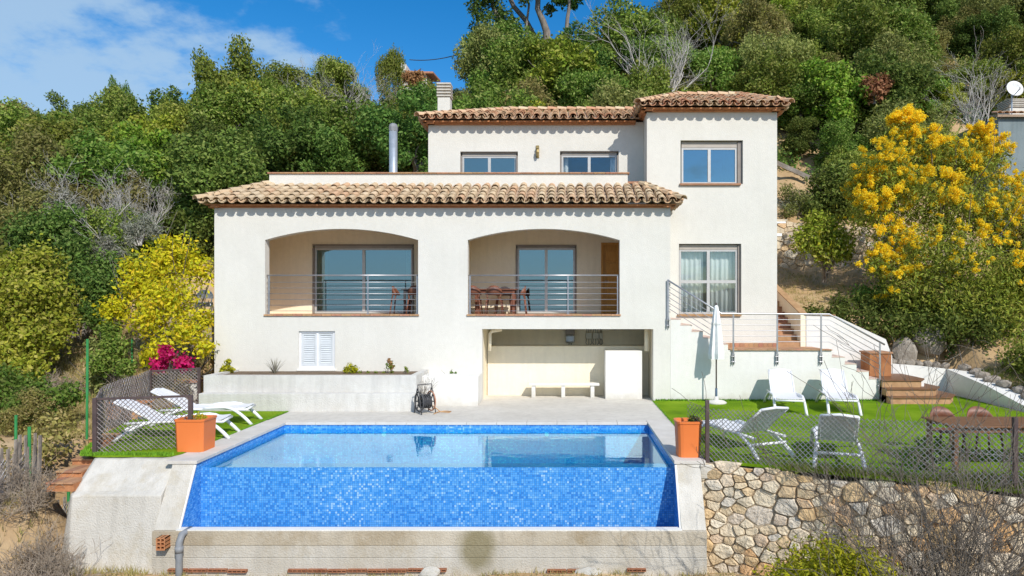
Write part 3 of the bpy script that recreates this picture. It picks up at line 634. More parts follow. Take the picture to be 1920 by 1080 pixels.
def tiles(roof, p0, p1, up, rows, inside, m, nparts, expo=.36):
    """cover tiles from eave p0..p1 going up the slope; first nparts rows are pieces, the rest and the channels are joined"""
    p0 = Vector(p0); p1 = Vector(p1); e, u, nn = frame_on(p0, p1 - p0, Vector(up))
    L = (p1 - p0).length; n = max(1, round(L / PITCH)); st = L / n; rest = MB(); chan = MB()
    cov = barrel(); pan = barrel(flip=True, r0=.11, r1=.10)
    for i in range(n + 1):
        for k in range(rows):
            for isc in (True, False):
                s = st * (i + (.0 if isc else .5))
                if s > L + .01: continue
                q = p0 + e * s + u * (k * expo - (.03 if isc else .05)); c = q + u * .2
                if not inside(c): continue
                j = Matrix.Rotation(rng.uniform(-.045, .045), 4, nn) @ Matrix.Rotation(-.055 + rng.uniform(-.03, .03), 4, e)
                base = Matrix((( *[e.x, u.x, nn.x], 0), (*[e.y, u.y, nn.y], 0), (*[e.z, u.z, nn.z], 0), (0, 0, 0, 1)))
                Mx = Matrix.Translation(q + nn * ((.045 if isc else -.03) + rng.uniform(-.009, .009)) + e * rng.uniform(-.012, .012) + u * rng.uniform(-.015, .015)) @ j @ base
                if isc and k < nparts: put('tile', TILE[m], roof, Mx)
                else:
                    src = cov if isc else pan; (rest if isc else chan).add([Mx @ Vector(v) for v in src.v], src.f)
    if rest.v: obj('cover_tiles', rest, m, roof, kind='stuff')
    if chan.v: obj('channel_tiles', chan, m, roof, kind='stuff')
def hip(roof, a, b, m, expo=.34):
    a = Vector(a); b = Vector(b); d = (b - a); L = d.length; u = d.normalized(); e = u.cross(Vector((0, 0, 1))).normalized(); nn = e.cross(u)
    for k in range(int(L / expo) + 1):
        q = a + u * (k * expo - .04) + nn * .075
        Mx = Matrix.Translation(q) @ Matrix.Rotation(-.05, 4, e) @ Matrix(((e.x, u.x, nn.x, 0), (e.y, u.y, nn.y, 0), (e.z, u.z, nn.z, 0), (0, 0, 0, 1))) @ Matrix.Diagonal((1.15, 1, 1.1, 1))
        put('ridge_tile', TILE[m], roof, Mx)
def eave_course(roof, pts, z):
    """two stepped brick courses under the tiles"""
    for (a, b) in zip(pts, pts[1:]):
        a = Vector((*a, z)); b = Vector((*b, z)); L = (b - a).length; d = (b - a).normalized(); nrm = Vector((d.y, -d.x, 0))
        n = int(L / .26); mb = MB()
        for i in range(n):
            p = a + d * (L * i / n + .006); q = a + d * (L * (i + 1) / n - .006)
            mb.bar(p - nrm * .16 + Vector((0, 0, -.02)), q - nrm * .16 + Vector((0, 0, -.02)), .30, .036)
        mb.bar(a - nrm * .24 + d * .02 + Vector((0, 0, -.062)), b - nrm * .24 - d * .02 + Vector((0, 0, -.062)), .22, .045)
        obj('eave_course', mb, 'brick', roof)

# lower roof
e0 = (X(370, 18.78), 18.78); e1 = (X(1279, 18.78), 18.78); ez = Z(379, 18.78) + .02; rz_ = Z(350, PAR)
tl_, tr_ = (X(500, PAR), PAR), (X(1205, PAR), PAR)
rf = obj('roof', MB().slab([(e0[0] + .14, e0[1] + .17, ez + .17 * (rz_ - ez) / (PAR - e0[1])), (e1[0] - .14, e1[1] + .17, ez + .17 * (rz_ - ez) / (PAR - e0[1])), (*tr_, rz_), (*tl_, rz_)], .05).slab([(*e0, ez), (*tl_, rz_), (tl_[0], 26.4, rz_), (e0[0], 26.4, ez)], .05)
         .slab([(*e1, ez), (e1[0], T - .004, ez), (X(1205, PAR), T - .004, rz_), (*tr_, rz_)], .05), 'mortar', house, label='long lean-to roof of weathered beige clay tiles')
def in_lower(c):
    t = (c.y - 18.78) / (PAR - 18.78)
    return c.y < PAR + .12 and e0[0] + (tl_[0] - e0[0]) * t - .02 < c.x < e1[0] + (tr_[0] - e1[0]) * t + .02
tiles(rf, (*e0, ez), (*e1, ez), (0, PAR - 18.78, rz_ - ez), 5, in_lower, 'rooftile', 5)
sl_ = Vector((tl_[0] - e0[0], 0, rz_ - ez))
tiles(rf, (e0[0], 26.3, ez), (*e0, ez), sl_, 5, lambda c: c.x < tl_[0] + .1 and (c.y - 18.78) > (c.x - e0[0]) * (PAR - 18.78) / (tl_[0] - e0[0]), 'rooftile', 0)
tiles(rf, (*e1, ez), (e1[0], T - .1, ez), (tr_[0] - e1[0], 0, rz_ - ez), 3, lambda c: c.y < T - .1 and (c.y - 18.78) > (e1[0] - c.x) * (PAR - 18.78) / (e1[0] - tr_[0]), 'rooftile', 0)
hip(rf, (*e0, ez), (*tl_, rz_), 'rooftile'); hip(rf, (*e1, ez), (*tr_, rz_), 'rooftile')
eave_course(rf, [(e0[0] + .14, 26), (e0[0] + .14, e0[1] + .14), (e1[0] - .14, e1[1] + .14), (e1[0] - .14, T - .02)], ez - .05)
# upper roof
ya = 21.05; ul, ur = X(784, ya), 2.35; uz = Z(221, ya); yr = 24.1; urz = uz + (yr - ya) * .34
rf2 = obj('roof', MB().slab([(ul + .14, ya + .17, uz + .06), (ur, ya + .17, uz + .06), (ur + 1.5, yr, urz), (ul + 2.6, yr, urz)], .05).slab([(ul, ya, uz), (ul + 2.6, yr, urz), (ul, 27.4, uz)], .05).slab([(ul, 27.4, uz), (ul + 2.6, yr, urz), (ur + 1.5, yr, urz), (ur + 1.5, 27.4, uz)], .05), 'mortar', house, label='clay tile roof of the set back upper storey')
tiles(rf2, (ul, ya, uz), (ur - .1, ya, uz), (0, yr - ya, urz - uz), 8, lambda c: c.x > ul + (c.y - ya) * 2.6 / (yr - ya) - .05 and c.y < yr, 'rooftile2', 2)
tiles(rf2, (ul, 27.3, uz), (ul, ya, uz), (2.6, 0, urz - uz), 7, lambda c: c.x < ul + 2.6 and min(c.y - ya, 27.3 - c.y) > (c.x - ul) * (yr - ya) / 2.6, 'rooftile2', 0)
hip(rf2, (ul, ya, uz), (ul + 2.6, yr, urz), 'rooftile2'); hip(rf2, (ul + 2.6, yr, urz), (ur, yr, urz), 'rooftile2')
eave_course(rf2, [(ul + .1, 27.2), (ul + .1, ya + .1), (ur - .1, ya + .1)], uz - .05)
# tower roof
yt = 20.16; a0, a1 = X(1197, yt), X(1481, yt); tz = Z(196, yt); yb = 22.3; tzr = tz + (yb - yt) * .40; b0, b1 = a0 + 1.5, a1 - 1.0
rf3 = obj('roof', MB().slab([(a0 + .14, yt + .17, tz + .07), (a1 - .14, yt + .17, tz + .07), (b1, yb, tzr), (b0, yb, tzr)], .05).slab([(a0, yt, tz), (b0, yb, tzr), (b0, 25, tzr), (a0, 27, tz)], .05)
          .slab([(a1, yt, tz), (a1, 27, tz), (b1, 25, tzr), (b1, yb, tzr)], .05).slab([(b0, yb, tzr), (b1, yb, tzr), (b1, 25, tzr), (b0, 25, tzr)], .05).slab([(a0, 27, tz), (b0, 25, tzr), (b1, 25, tzr), (a1, 27, tz)], .05), 'mortar', house, label='hipped clay tile roof of the tower')
tiles(rf3, (a0, yt, tz), (a1, yt, tz), (0, yb - yt, tzr - tz), 6, lambda c: a0 + (c.y - yt) * 1.5 / (yb - yt) - .03 < c.x < a1 - (c.y - yt) / (yb - yt) + .03 and c.y < yb, 'rooftile2', 2)
tiles(rf3, (a0, 26.9, tz), (a0, yt, tz), (1.5, 0, tzr - tz), 5, lambda c: c.x < b0 and (c.y - yt) > (c.x - a0) * (yb - yt) / 1.5, 'rooftile2', 0)
tiles(rf3, (a1, yt, tz), (a1, 26.9, tz), (-1, 0, tzr - tz), 4, lambda c: c.x > b1 and (c.y - yt) > (a1 - c.x) * (yb - yt), 'rooftile2', 0)
hip(rf3, (a0, yt, tz), (b0, yb, tzr), 'rooftile2'); hip(rf3, (a1, yt, tz), (b1, yb, tzr), 'rooftile2'); hip(rf3, (b0, yb, tzr), (b1, yb, tzr), 'rooftile2')
eave_course(rf3, [(a0 + .1, U + 1), (a0 + .1, yt + .1), (a1 - .1, yt + .1), (a1 - .1, 27)], tz - .05)

# chimney with slatted concrete cowl, metal flue
def chimney(parent, cx_, cy_, z0, z1, wd, m='wall'):
    zc = z0 + (z1 - z0) * .50
    ch = obj('chimney', MB().box(cx_ - wd / 2, cx_ + wd / 2, cy_ - wd / 2, cy_ + wd / 2, z0 - .6, zc), m, parent)
    n = 5; h = (z1 - zc) / n; r2 = wd * .58
    core = MB().box(cx_ - wd * .32, cx_ + wd * .32, cy_ - wd * .32, cy_ + wd * .32, zc, z1 - h * .4); obj('flue_core', core, 'dark', ch)
    me = MB().box(-r2, r2, -r2, r2, 0, h * .58).mesh('cowl_slab', MT['conc'], bevel=.01)
    for i in range(n): put('cowl_slab', me, ch, Matrix.Translation((cx_, cy_, zc + h * i + h * .3)))
    return ch
chimney(house, X(834, 22.6), 22.6, Z(214, 22.6), Z(158, 22.6), .40)
fy = 21.0; fxx = X(737.5, fy)
fl = obj('flue', MB().lathe([(.125, 0), (.125, .5), (.13, .51), (.13, .54), (.125, .55), (.125, Z(246, fy) - 5.7)], 18, (fxx, fy, 5.7)), 'galv', house, smooth=True)
obj('cowl', MB().lathe([(.13, 0), (.135, .12), (.115, .2), (.05, .24)], 18, (fxx, fy, Z(246, fy)), mod=lambda k, i: 1.04 if k % 2 else .97), 'pvc', fl)
# floodlight bracket on the tower's side
ft = T + .6; fzx = Z(417, ft)
fb = obj('floodlight', MB().bar((TR, ft, fzx), (TR + .45, ft, fzx), .05, .05).bar((TR + .1, ft, fzx), (TR + .1, ft, fzx - .35), .04, .04).box(TR + .05, TR + .3, ft - .12, ft + .1, fzx - .43, fzx - .35), 'white_plastic', house)
obj('vent', MB().box(TR - .02, TR + .1, T + .3, T + .5, Z(462, T), Z(448, T)), 'cabinet', house, bevel=.01)

# ------------------------------------------------------------------ terrace with stairs and railing
TZ = Z(657, F)
ter = thing('terrace', 'raised white entrance terrace with stairs at both ends below the tower', 'terrace', (X(1455, F), F, 0))
prof_pts = [(HR + .003, -.3), (fx(1649), -.3), (fx(1649), fz(710)), (fx(1629), fz(710)), (fx(1629), fz(696)), (fx(1606), fz(696)), (fx(1606), fz(682)), (fx(1584), fz(682)), (fx(1584), fz(669)), (fx(1560), fz(669)), (fx(1560), TZ),
            (fx(1385), TZ), (fx(1365), TZ), (fx(1365), fz(645)), (fx(1341), fz(645)), (fx(1341), fz(633)), (fx(1318), fz(633)), (fx(1318), fz(621)), (fx(1297), fz(621)), (fx(1297), fz(609)), (fx(1276), fz(609)), (fx(1276), fz(598)), (HR + .003, fz(598))]
obj('terrace_wall', MB().prismy(prof_pts, F, F + .2), 'lowwhite', ter)
obj('floor', MB().box(fx(1365), fx(1560), F + .2, 20.66, TZ - .3, TZ), 'terracotta', ter)
n = 12; a, b = fx(1372), TR; wd = (b - a) / n; me = MB().box(-wd / 2 + .005, wd / 2 - .005, -.012, 0, 0, .12).mesh('skirting_tile', MT['terracotta'])
for i in range(n): put('skirting_tile', me, ter, Matrix.Translation((a + wd * (i + .5), T - .002, TZ + .003)))
n = 14; wd = (fx(1560) - fx(1370)) / n; me = MB().box(-wd / 2 + .004, wd / 2 - .004, -.02, .3, 0, .025).mesh('edge_tile', MT['terracotta'], bevel=.004)
for i in range(n): put('edge_tile', me, ter, Matrix.Translation((fx(1370) + wd * (i + .5), F - .03, TZ + .002)))
MT['pale_tile'] = mat('pale_pink_tile', (.58, .42, .34), (.68, .52, .43), rough=.7, scale=6)
def stair(pts):
    for (xa, xb, zt, zb_) in pts:
        obj('step', MB().box(xa, xb, F + .201, 20.48, zb_ - .3, zt - .03), 'lowwhite', ter)
        obj('tread', MB().box(xa - .008, xb + .008, F - .008, 20.48, zt - .02, zt + .004), 'pale_tile', ter, bevel=.004)
stair([(fx(1341), fx(1365), fz(645), TZ), (fx(1318), fx(1341), fz(633), TZ), (fx(1297), fx(1318), fz(621), TZ), (fx(1276), fx(1297), fz(609), TZ), (HR + .01, fx(1276), fz(598), TZ),
       (fx(1560), fx(1584), fz(669), .4), (fx(1584), fx(1606), fz(682), .4), (fx(1606), fx(1629), fz(696), .3), (fx(1629), fx(1649), fz(710), .2)])
# railing: sloped, level, sloped
RY = F - .06
pA = (fx(1251), fz(525)); pB = (fx(1352), fz(588)); pC = (fx(1553), fz(589)); pD = (fx(1657), fz(646))
rl = obj('railing', MB().tube([(pA[0], RY, pA[1]), (pB[0], RY, pB[1]), (pC[0], RY, pC[1]), (pD[0], RY, pD[1])], .024, 8), 'steel', ter, smooth=True)
for px_, zt, zb_ in ((1252, fz(524), fz(615)), (1374, fz(589), fz(683)), (1456, fz(589), fz(683)), (1538, fz(589), fz(683)), (1648, fz(641), fz(738))):
    x = fx(px_); obj('post', MB().box(x - .022, x + .022, RY - .01, RY + .01, zb_ + .25, zt).box(x - .035, x - .02, RY - .012, F - .001, zb_, zb_ + .3).box(x + .02, x + .035, RY - .012, F - .001, zb_, zb_ + .3).tube([(x - .05, RY + .02, zb_ + .07), (x + .05, RY + .02, zb_ + .07)], .02, 6).tube([(x - .05, RY + .02, zb_ + .22), (x + .05, RY + .02, zb_ + .22)], .02, 6), 'steel', rl)
for i in range(5):
    d = .155 * (i + 1); obj('bar', MB().tube([(pA[0], RY, pA[1] - d), (pB[0] - .02, RY, pB[1] - d), (pC[0], RY, pC[1] - d), (pD[0] - .14, RY, pD[1] + .07 - d)], .009, 5), 'steel', rl, smooth=True)
# landing and brown steps down to the turf on the right
lz = fz(711)
obj('landing', MB().prism([(fx(1649) + .003, F + .02), (X(1668, 19.5) + .8, F + .05), (X(1668, 19.5) + 1.2, 20.6), (fx(1649) + .003, 20.6)], -.2, lz - .03), 'lowwhite', ter)
def fan(name, y0, r, z0, z1, m):
    cxx = fx(1649) + .2; poly = [(fx(1649) + .004, y0)] + [(cxx + r * .78, y0 - r * .72), (cxx + r, y0 - r * .42)] + [(cxx + r, 20.6), (fx(1649) + .004, 20.6)]
    poly[0] = (fx(1649) + .004, y0 - r * .72)
    return obj(name, MB().prism(poly, z0, z1), m, ter)
for i, (r, zt) in enumerate(((1.15, lz), (1.5, lz * .66), (1.85, lz * .33))):
    fan('riser', 19.75, r - .05, -.1, zt - .035, 'brick' if 0 else 'terracotta'); fan('tread', 19.75, r, zt - .033, zt, 'wood')
obj('pillar', MB().box(X(1626, 19.9), X(1667, 19.9), 19.75, 20.35, lz, Z(663, 19.75)), mat('ochre_render', (.30, .12, .05), (.44, .2, .08), scale=2.5, rough=.9, bump=.3), ter, bevel=.015)
obj('pillar_cap', MB().box(X(1626, 19.9) - .03, X(1667, 19.9) + .03, 19.72, 20.38, Z(663, 19.75) + .002, Z(660, 19.75)), 'terracotta', ter)

# rear stairs up the tower's side
rs = thing('rear_stairs', 'narrow brown tiled stairs climbing along the right side of the tower', 'stairs', (TR + .5, 21.5, TZ))
SX0, SX1 = TR + .01, X(1510, 20.75)
for i in range(12):
    z1 = TZ + .172 * (i + 1); y0 = 20.75 + .29 * i
    obj('step', MB().box(SX0, SX1 - .16, y0, y0 + .29, z1 - .6, z1 - .03), 'terracotta', rs); obj('tread', MB().box(SX0, SX1 - .16, y0 - .02, y0 + .29, z1 - .028, z1), 'terracotta', rs, bevel=.006)
obj('side_wall', MB().add([(SX1 - .155, 20.72, 1), (SX1, 20.72, 1), (SX1, 25.5, 1), (SX1 - .155, 25.5, 1), (SX1 - .155, 20.72, 2.4), (SX1, 20.72, 2.4), (SX1, 25.5, 3.95), (SX1 - .155, 25.5, 3.95)],
    [(3, 2, 1, 0), (4, 5, 6, 7), (0, 1, 5, 4), (1, 2, 6, 5), (2, 3, 7, 6), (3, 0, 4, 7)]), 'cream', rs)
obj('capping', MB().bar((SX1 - .07, 20.70, 2.42), (SX1 - .07, 25.5, 3.97), .22, .03), 'terracotta', rs)

# ------------------------------------------------------------------ deck, pool
PLX, PRX, PB, PF = -6.44, 1.96, 15.73, 11.94
WZ = -.156; CY = 12.12
deck = MB().box(PLX - .5, OP[0] - .02, PB + .3, F - .002, -.25, 0).box(OP[0] - .02, HR - .48, PB + .3, 21.2, -.25, .0)
struct('deck', deck, 'deck')
dg = MB()
pool = thing('swimming_pool', 'blue mosaic infinity pool with overflow front and pale stone coping', 'pool', ((PLX + PRX) / 2, 13.9, -1.7))
bs = MB(); zf = -1.5
bs.box(PLX - .3, PLX, CY - .02, PB + .28, zf, -.06).box(PRX, PRX + .3, CY - .02, PB + .28, zf, -.06).box(PLX, PRX, PB, PB + .28, zf, -.06).box(PLX, PRX, CY + .3, PB, zf - .2, zf)
obj('basin', bs, 'basin', pool)
obj('waterline_band', MB().box(PLX - .29, PLX + .006, CY + .0, PB + .27, WZ - .05, -.058), 'mosaic', pool); obj('waterline_band', MB().box(PRX - .006, PRX + .29, CY, PB + .27, WZ - .05, -.058), 'mosaic', pool)
obj('waterline_band', MB().box(PLX + .006, PRX - .006, PB - .006, PB + .27, WZ - .05, -.058), 'mosaic', pool)
spill = MB().box(PLX - .02, PRX + .02, CY, CY + .3, -1.75, WZ - .004)
obj('overflow_wall', spill, 'mosaic', pool)
# coping slabs
def slabs(x0, x1, y0, y1, n, along):
    for i in range(n):
        if along == 'x': d = (x1 - x0) / n; b_ = (x0 + d * i + .003, x0 + d * (i + 1) - .003, y0, y1)
        else: d = (y1 - y0) / n; b_ = (x0, x1, y0 + d * i + .003, y0 + d * (i + 1) - .003)
        obj('coping_slab', MB().box(*b_, -.055, .004), 'coping', pool, bevel=.006)
slabs(PLX - .52, PLX + .03, PF - .02, PB + .3, 6, 'y'); slabs(PRX - .03, PRX + .52, PF - .02, PB + .3, 6, 'y'); slabs(PLX + .034, PRX - .034, PB - .03, PB + .3, 12, 'x')
# catch basin: sloping side walls and front beam
BY = 11.45; BZ = Z(992, BY)
for (x0, x1) in ((PLX - .4, PLX - .01), (PRX + .01, PRX + .42)):
    p = [(PF, -.06), (CY + .4, -.06), (CY + .4, -2.2), (BY - .05, -2.2), (BY - .05, BZ)]
    v = [(x0, a, b) for a, b in p] + [(x1, a, b) for a, b in p]; n = len(p)
    obj('side_wall', MB().add(v, [tuple(range(n)), tuple(range(n, 2 * n))[::-1]] + [(i, (i + 1) % n, (i + 1) % n + n, i + n) for i in range(n)]), 'conc', pool)
    # mosaic lining on the inner face
    xi = PLX - .008 if x0 < 0 else PRX + .008; xo = xi + (.012 if x0 < 0 else -.012)
    v = [(xi, a, b) for a, b in ((PF + .01, -.07), (CY, -.07), (CY, -1.6), (BY + .05, -1.6), (BY + .01, BZ))] ; v2 = [(xo, b, c) for a, b, c in v]
    obj('lining', MB().add(v + v2, [tuple(range(5)), tuple(range(5, 10))[::-1]] + [(i, (i + 1) % 5, (i + 1) % 5 + 5, i + 5) for i in range(5)]), 'mosaic', pool)
    obj('trim', MB().bar((xo, PF - .012, -.07), (xo, BY - .01, BZ + .01), .035, .02, (0, 1, 0)), 'lowwhite', pool)
obj('catch_floor', MB().box(PLX - .01, PRX + .01, BY + .05, CY, -1.75, -1.55), 'mosaic', pool)
bz1 = Z(1064, BY - .12)
MT['rough'] = concrete('pitted_concrete', (.40, .34, .25), (.54, .49, .40), (.27, .20, .11), stain=((.80, -2.57, .40), (3.1, 1.5, 2.3)))
for i, (za, zb_) in enumerate(((BZ - .235, BZ), (BZ - .44, BZ - .238), (bz1 - .5, BZ - .443))):
    yo = (.0, .006, -.008)[i]
    obj('beam_course', MB().box(PLX - .40 + .003, PRX + .42 - .003, BY - .12 + yo, BY + .05, za, zb_), 'rough' if i == 0 else 'beam', pool, bevel=.008)
obj('beam_top', MB().box(PLX - .01, PRX + .01, BY - .10, BY + .05, BZ + .002, BZ + .02), 'lowwhite', pool)
# row of hollow red bricks under the beam
br = MB(); bx0 = PLX + .3
for i in range(26):
    x = PLX - .1 + i * .33
    if rng.random() < .4: continue
    zt = bz1 - .01 + rng.uniform(-.012, .012); yy = BY - .19 + rng.uniform(-.01, .01)
    br.box(x, x + .31, yy, yy + .1, zt - .045, zt - .035).box(x, x + .31, yy, yy + .1, zt - .012, zt)
    for k in range(5): br.box(x + .3 * k / 4, x + .3 * k / 4 + .012, yy + .001, yy + .099, zt - .035, zt - .012)
obj('brick_course', br, 'old_brick', pool, kind='stuff')
hb = MB(); x0 = X(301, 11.3); z0 = Z(1027, 11.3)
for k in range(3): hb.box(x0 + .065 * k, x0 + .065 * k + .016, 11.17, 11.4, z0, z0 + .2)
for k in range(4): hb.box(x0, x0 + .146, 11.172, 11.4, z0 + .062 * k, z0 + .062 * k + .014)
obj('hollow_brick', hb, 'brick', pool)
dpx = X(337, 11.2)
obj('overflow_pipe', MB().tube([(dpx + .02, 11.5, BZ - .02), (dpx, 11.26, BZ - .03), (dpx - .01, 11.2, BZ - .14), (dpx - .01, 11.2, -2.3)], .055, 12).tube([(dpx - .01, 11.2, BZ - .2), (dpx - .01, 11.2, BZ - .3)], .066, 12), 'pvc', pool, smooth=True)
struct('pool_water', MB().add([(PLX, CY + .001, WZ), (PRX, CY + .001, WZ), (PRX, PB, WZ), (PLX, PB, WZ)], [(0, 1, 2, 3)]), 'water')
for px_ in (720, 1025):
    x = X(px_, PB); obj('return_inlet', MB().tube([(x, PB - .02, WZ - .12), (x, PB + .01, WZ - .12)], .05, 12), 'white_plastic', pool)

# left retaining block of concrete
bw = thing('retaining_wall', 'pale stained concrete retaining wall with sloped top left of the pool', 'wall', (-7.7, 11.9, -1.6))
xl, xr = -8.6, PLX - .405
pts = [(12.22, -.03), (12.9, -.03), (12.9, -2), (11.5, -2), (11.55, -1.5), (11.62, -.52), (11.72, -.46)]
def block(x0, x1, k0, k1):
    v = []
    nn = 9
    for i in range(nn):
        t = i / (nn - 1); x = x0 + (x1 - x0) * t
        for (a, b) in pts: v.append((x + (.12 if i == 0 and b > -1 else 0) + rng.uniform(-.01, .01), a + (.02 * math.sin(3 * x)) + (.12 if i == 0 else 0), b + rng.uniform(-.012, .012)))
    m = len(pts); fs = [tuple(range(m))[::-1], tuple(range((nn - 1) * m, nn * m))]
    for i in range(nn - 1):
        for k in range(m): a, b = i * m + k, i * m + (k + 1) % m; fs.append((a, b, b + m, a + m))
    return MB().add(v, fs)
obj('concrete_face', block(xl, xr, 0, 0), 'conc', bw, bevel=.02)

# ------------------------------------------------------------------ turf
def sheet(name, poly, z, m, kind='structure', th=.03):
    return obj(name, MB().prism(poly, z - th, z), m, None, kind=kind)
LT = [(PLX - .525, PF + .75), (PLX - .525, PB + .3), (PLX - .525, 17.28), (-9.3, 17.28), (-9.75, 18.2), (-10.55, 17.45), (-9.62, 14.2), (-8.75, 12.42), (-8.4, 12.28), (-7.1, 12.33)]
sheet('turf', LT, .012, 'turf')
RT = [(PRX + .525, PF + .25), (2.75, 11.8), (6.65, 9.98), (9.0, 8.9), (11.55, 9.5), (11.55, 20.3), (9.0, 20.3), (9, F - .002), (HR - .47, F - .002), (HR - .47, PB + .3)]
sheet('turf', RT, .012, 'turf')
fr = MB()                                             # frayed turf edge fibres along walls and borders
def fringe(a, b, n, h=.05, sp=.04):
    for i in range(n):
        t = rng.random(); p = Vector(a).lerp(Vector(b), t) + Vector((rng.uniform(-sp, sp), rng.uniform(-sp, sp), 0)); d = Vector((rng.uniform(-1, 1), rng.uniform(-1, 1), 0)) * .02
        hh = h * rng.uniform(.4, 1.2); l = Vector((rng.uniform(-1, 1), rng.uniform(-1, 1), 0)) * hh * .5
        fr.add([p - d, p + d, p + l + Vector((0, 0, hh))], [(0, 1, 2)])
fringe((HR - .4, F - .04, .012), (8.9, F - .04, .012), 2200, .06)
fringe((-8.7, 12.34, 0), (-7.1, 12.36, 0), 1500, .07); fringe((-9.6, 14.2, 0), (-8.75, 12.42, 0), 700, .07)
fringe((PRX + .53, 12.2, .01), (PRX + .53, F, .01), 900, .03, .012); fringe((PLX - .53, 12.8, .01), (PLX - .53, 17.2, .01), 900, .03, .012)
obj('turf_fringe', fr, 'turfblade', None, kind='stuff')

# ------------------------------------------------------------------ raised planter
pl = thing('raised_planter', 'long stepped white concrete planter below the front wall', 'planter', (X(575, 17.4), 17.5, 0))
px0, px1 = X(372, 17.3), X(777, 17.3)
obj('lower_step', MB().box(px0, px1, 17.3, 17.6, -.05, Z(738, 17.3)), 'planter', pl, bevel=.015)
pz = Z(704, 17.55)
obj('trough', MB().box(px0, px1, 17.55, 17.72, Z(738, 17.3) - .02, pz).box(px0, px0 + .18, 17.72, F - .004, -.05, pz - .001).box(px1 - .18, px1, 17.72, F - .004, -.05, pz - .001), 'planter', pl)
obj('end_block', MB().box(px1 + .003, OP[0], 18.2, F - .003, -.02, Z(705, 18.2)), 'lowwhite', pl, bevel=.02)
obj('soil', MB().box(px0 + .182, px1 - .182, 17.722, F - .005, 0, pz - .05), 'soil', pl)

# ------------------------------------------------------------------ foliage builders
def leaves(name, m, blobs, n, ln, wd, seed, shell=.5, up=.25, droop=0.0, squash=1.0):
    """many leaf-sized rhombs spread through the volumes of blobs [(x,y,z,r)]"""
    r = np.random.default_rng(seed); B = np.array(blobs, float); p = B[:, 3] ** 2; p /= p.sum()
    k = r.choice(len(B), n, p=p); d = r.normal(size=(n, 3)); d /= np.linalg.norm(d, axis=1)[:, None]
    rad = B[k, 3] * (shell + (1 - shell) * r.random(n) ** .6) * (1 + .18 * r.normal(size=n)); c = B[k, :3] + d * rad[:, None] * np.array([1, 1, squash])
    nr = d * .6 + r.normal(size=(n, 3)) * .75 + np.array([0, 0, up]); nr /= np.linalg.norm(nr, axis=1)[:, None]
    a = np.cross(nr, r.normal(size=(n, 3))); a /= np.linalg.norm(a, axis=1)[:, None]; a[:, 2] -= droop; b = np.cross(nr, a)
    s = (.65 + .7 * r.random(n))[:, None]
    V = np.empty((n, 4, 3)); V[:, 0] = c - a * ln * s * .5; V[:, 1] = c + b * wd * s * .5 + nr * ln * .08; V[:, 2] = c + a * ln * s * .5; V[:, 3] = c - b * wd * s * .5 + nr * ln * .08
    me = bpy.data.meshes.new(name); me.vertices.add(n * 4); me.vertices.foreach_set('co', V.ravel()); me.loops.add(n * 4); me.loops.foreach_set('vertex_index', np.arange(n * 4, dtype=np.int32))
    me.polygons.add(n); me.polygons.foreach_set('loop_start', np.arange(0, n * 4, 4, dtype=np.int32)); me.polygons.foreach_set('loop_total', np.full(n, 4, np.int32)); me.update(calc_edges=True)
    me.materials.append(LM[m]); return me
def crown_blobs(seed, rx, rz, cz, n, rmin=.45, rmax=.95, top=1.0):
    r = random.Random(seed); bl = []
    for i in range(n):
        u = r.uniform(-.75, 1); th = r.uniform(0, 2 * math.pi); q = math.sqrt(max(0, 1 - u * u)); f = r.uniform(.55, 1.0)
        bl.append((rx * q * math.cos(th) * f, rx * q * math.sin(th) * f, cz + rz * u * f * top, r.uniform(rmin, rmax)))
    bl.append((0, 0, cz, rx * .5)); return bl
def limbs(mb, r, p, d, L, rad, depth, nch=3, spread=.7, sides=5, bend=.25, up=.15, ends=None, seg=4):
    p = Vector(p); d = Vector(d).normalized(); pts = [p.copy()]; rs = [rad]
    for i in range(seg):
        d = (d + Vector((r.gauss(0, 1), r.gauss(0, 1), r.gauss(0, 1) + up)) * bend * .5).normalized(); p = p + d * (L / seg); pts.append(p.copy()); rs.append(max(rad * (1 - .6 * (i + 1) / seg), .0035))
    mb.tube(pts, rs, sides, caps=False)
    if depth > 0:
        for k in range(nch):
            j = r.randint(max(1, seg // 2 - 1), seg); a = r.uniform(0, 2 * math.pi); o = d.orthogonal().normalized(); o = Matrix.Rotation(a, 3, d) @ o
            limbs(mb, r, pts[j], d * (1 - spread * .5) + o * spread, L * r.uniform(.5, .8), rs[j] * .75, depth - 1, nch, spread, max(3, sides - 1), bend, up, ends, seg)
    elif ends is not None: ends.append(p.copy())
def trunk_mesh(name, seed, h, rad, cr, m='bark', n=4, lean=.1):
    r = random.Random(seed); mb = MB(); top = Vector((r.uniform(-lean, lean) * h, r.uniform(-lean, lean) * h, h))
    mb.tube([(0, 0, -.6), (0, 0, 0), top * .5 + Vector((r.uniform(-.1, .1), 0, 0)), top], [rad * 1.3, rad, rad * .8, rad * .6], 8, caps=False)
    for i in range(n):
        a = 2 * math.pi * i / n + r.uniform(-.5, .5); limbs(mb, r, top * r.uniform(.75, 1), (math.cos(a), math.sin(a), r.uniform(.5, 1.3)), cr * r.uniform(.8, 1.1), rad * .5, 1, 3, .6, 5, .3)
    return mb.mesh(name, MT[m], smooth=True)

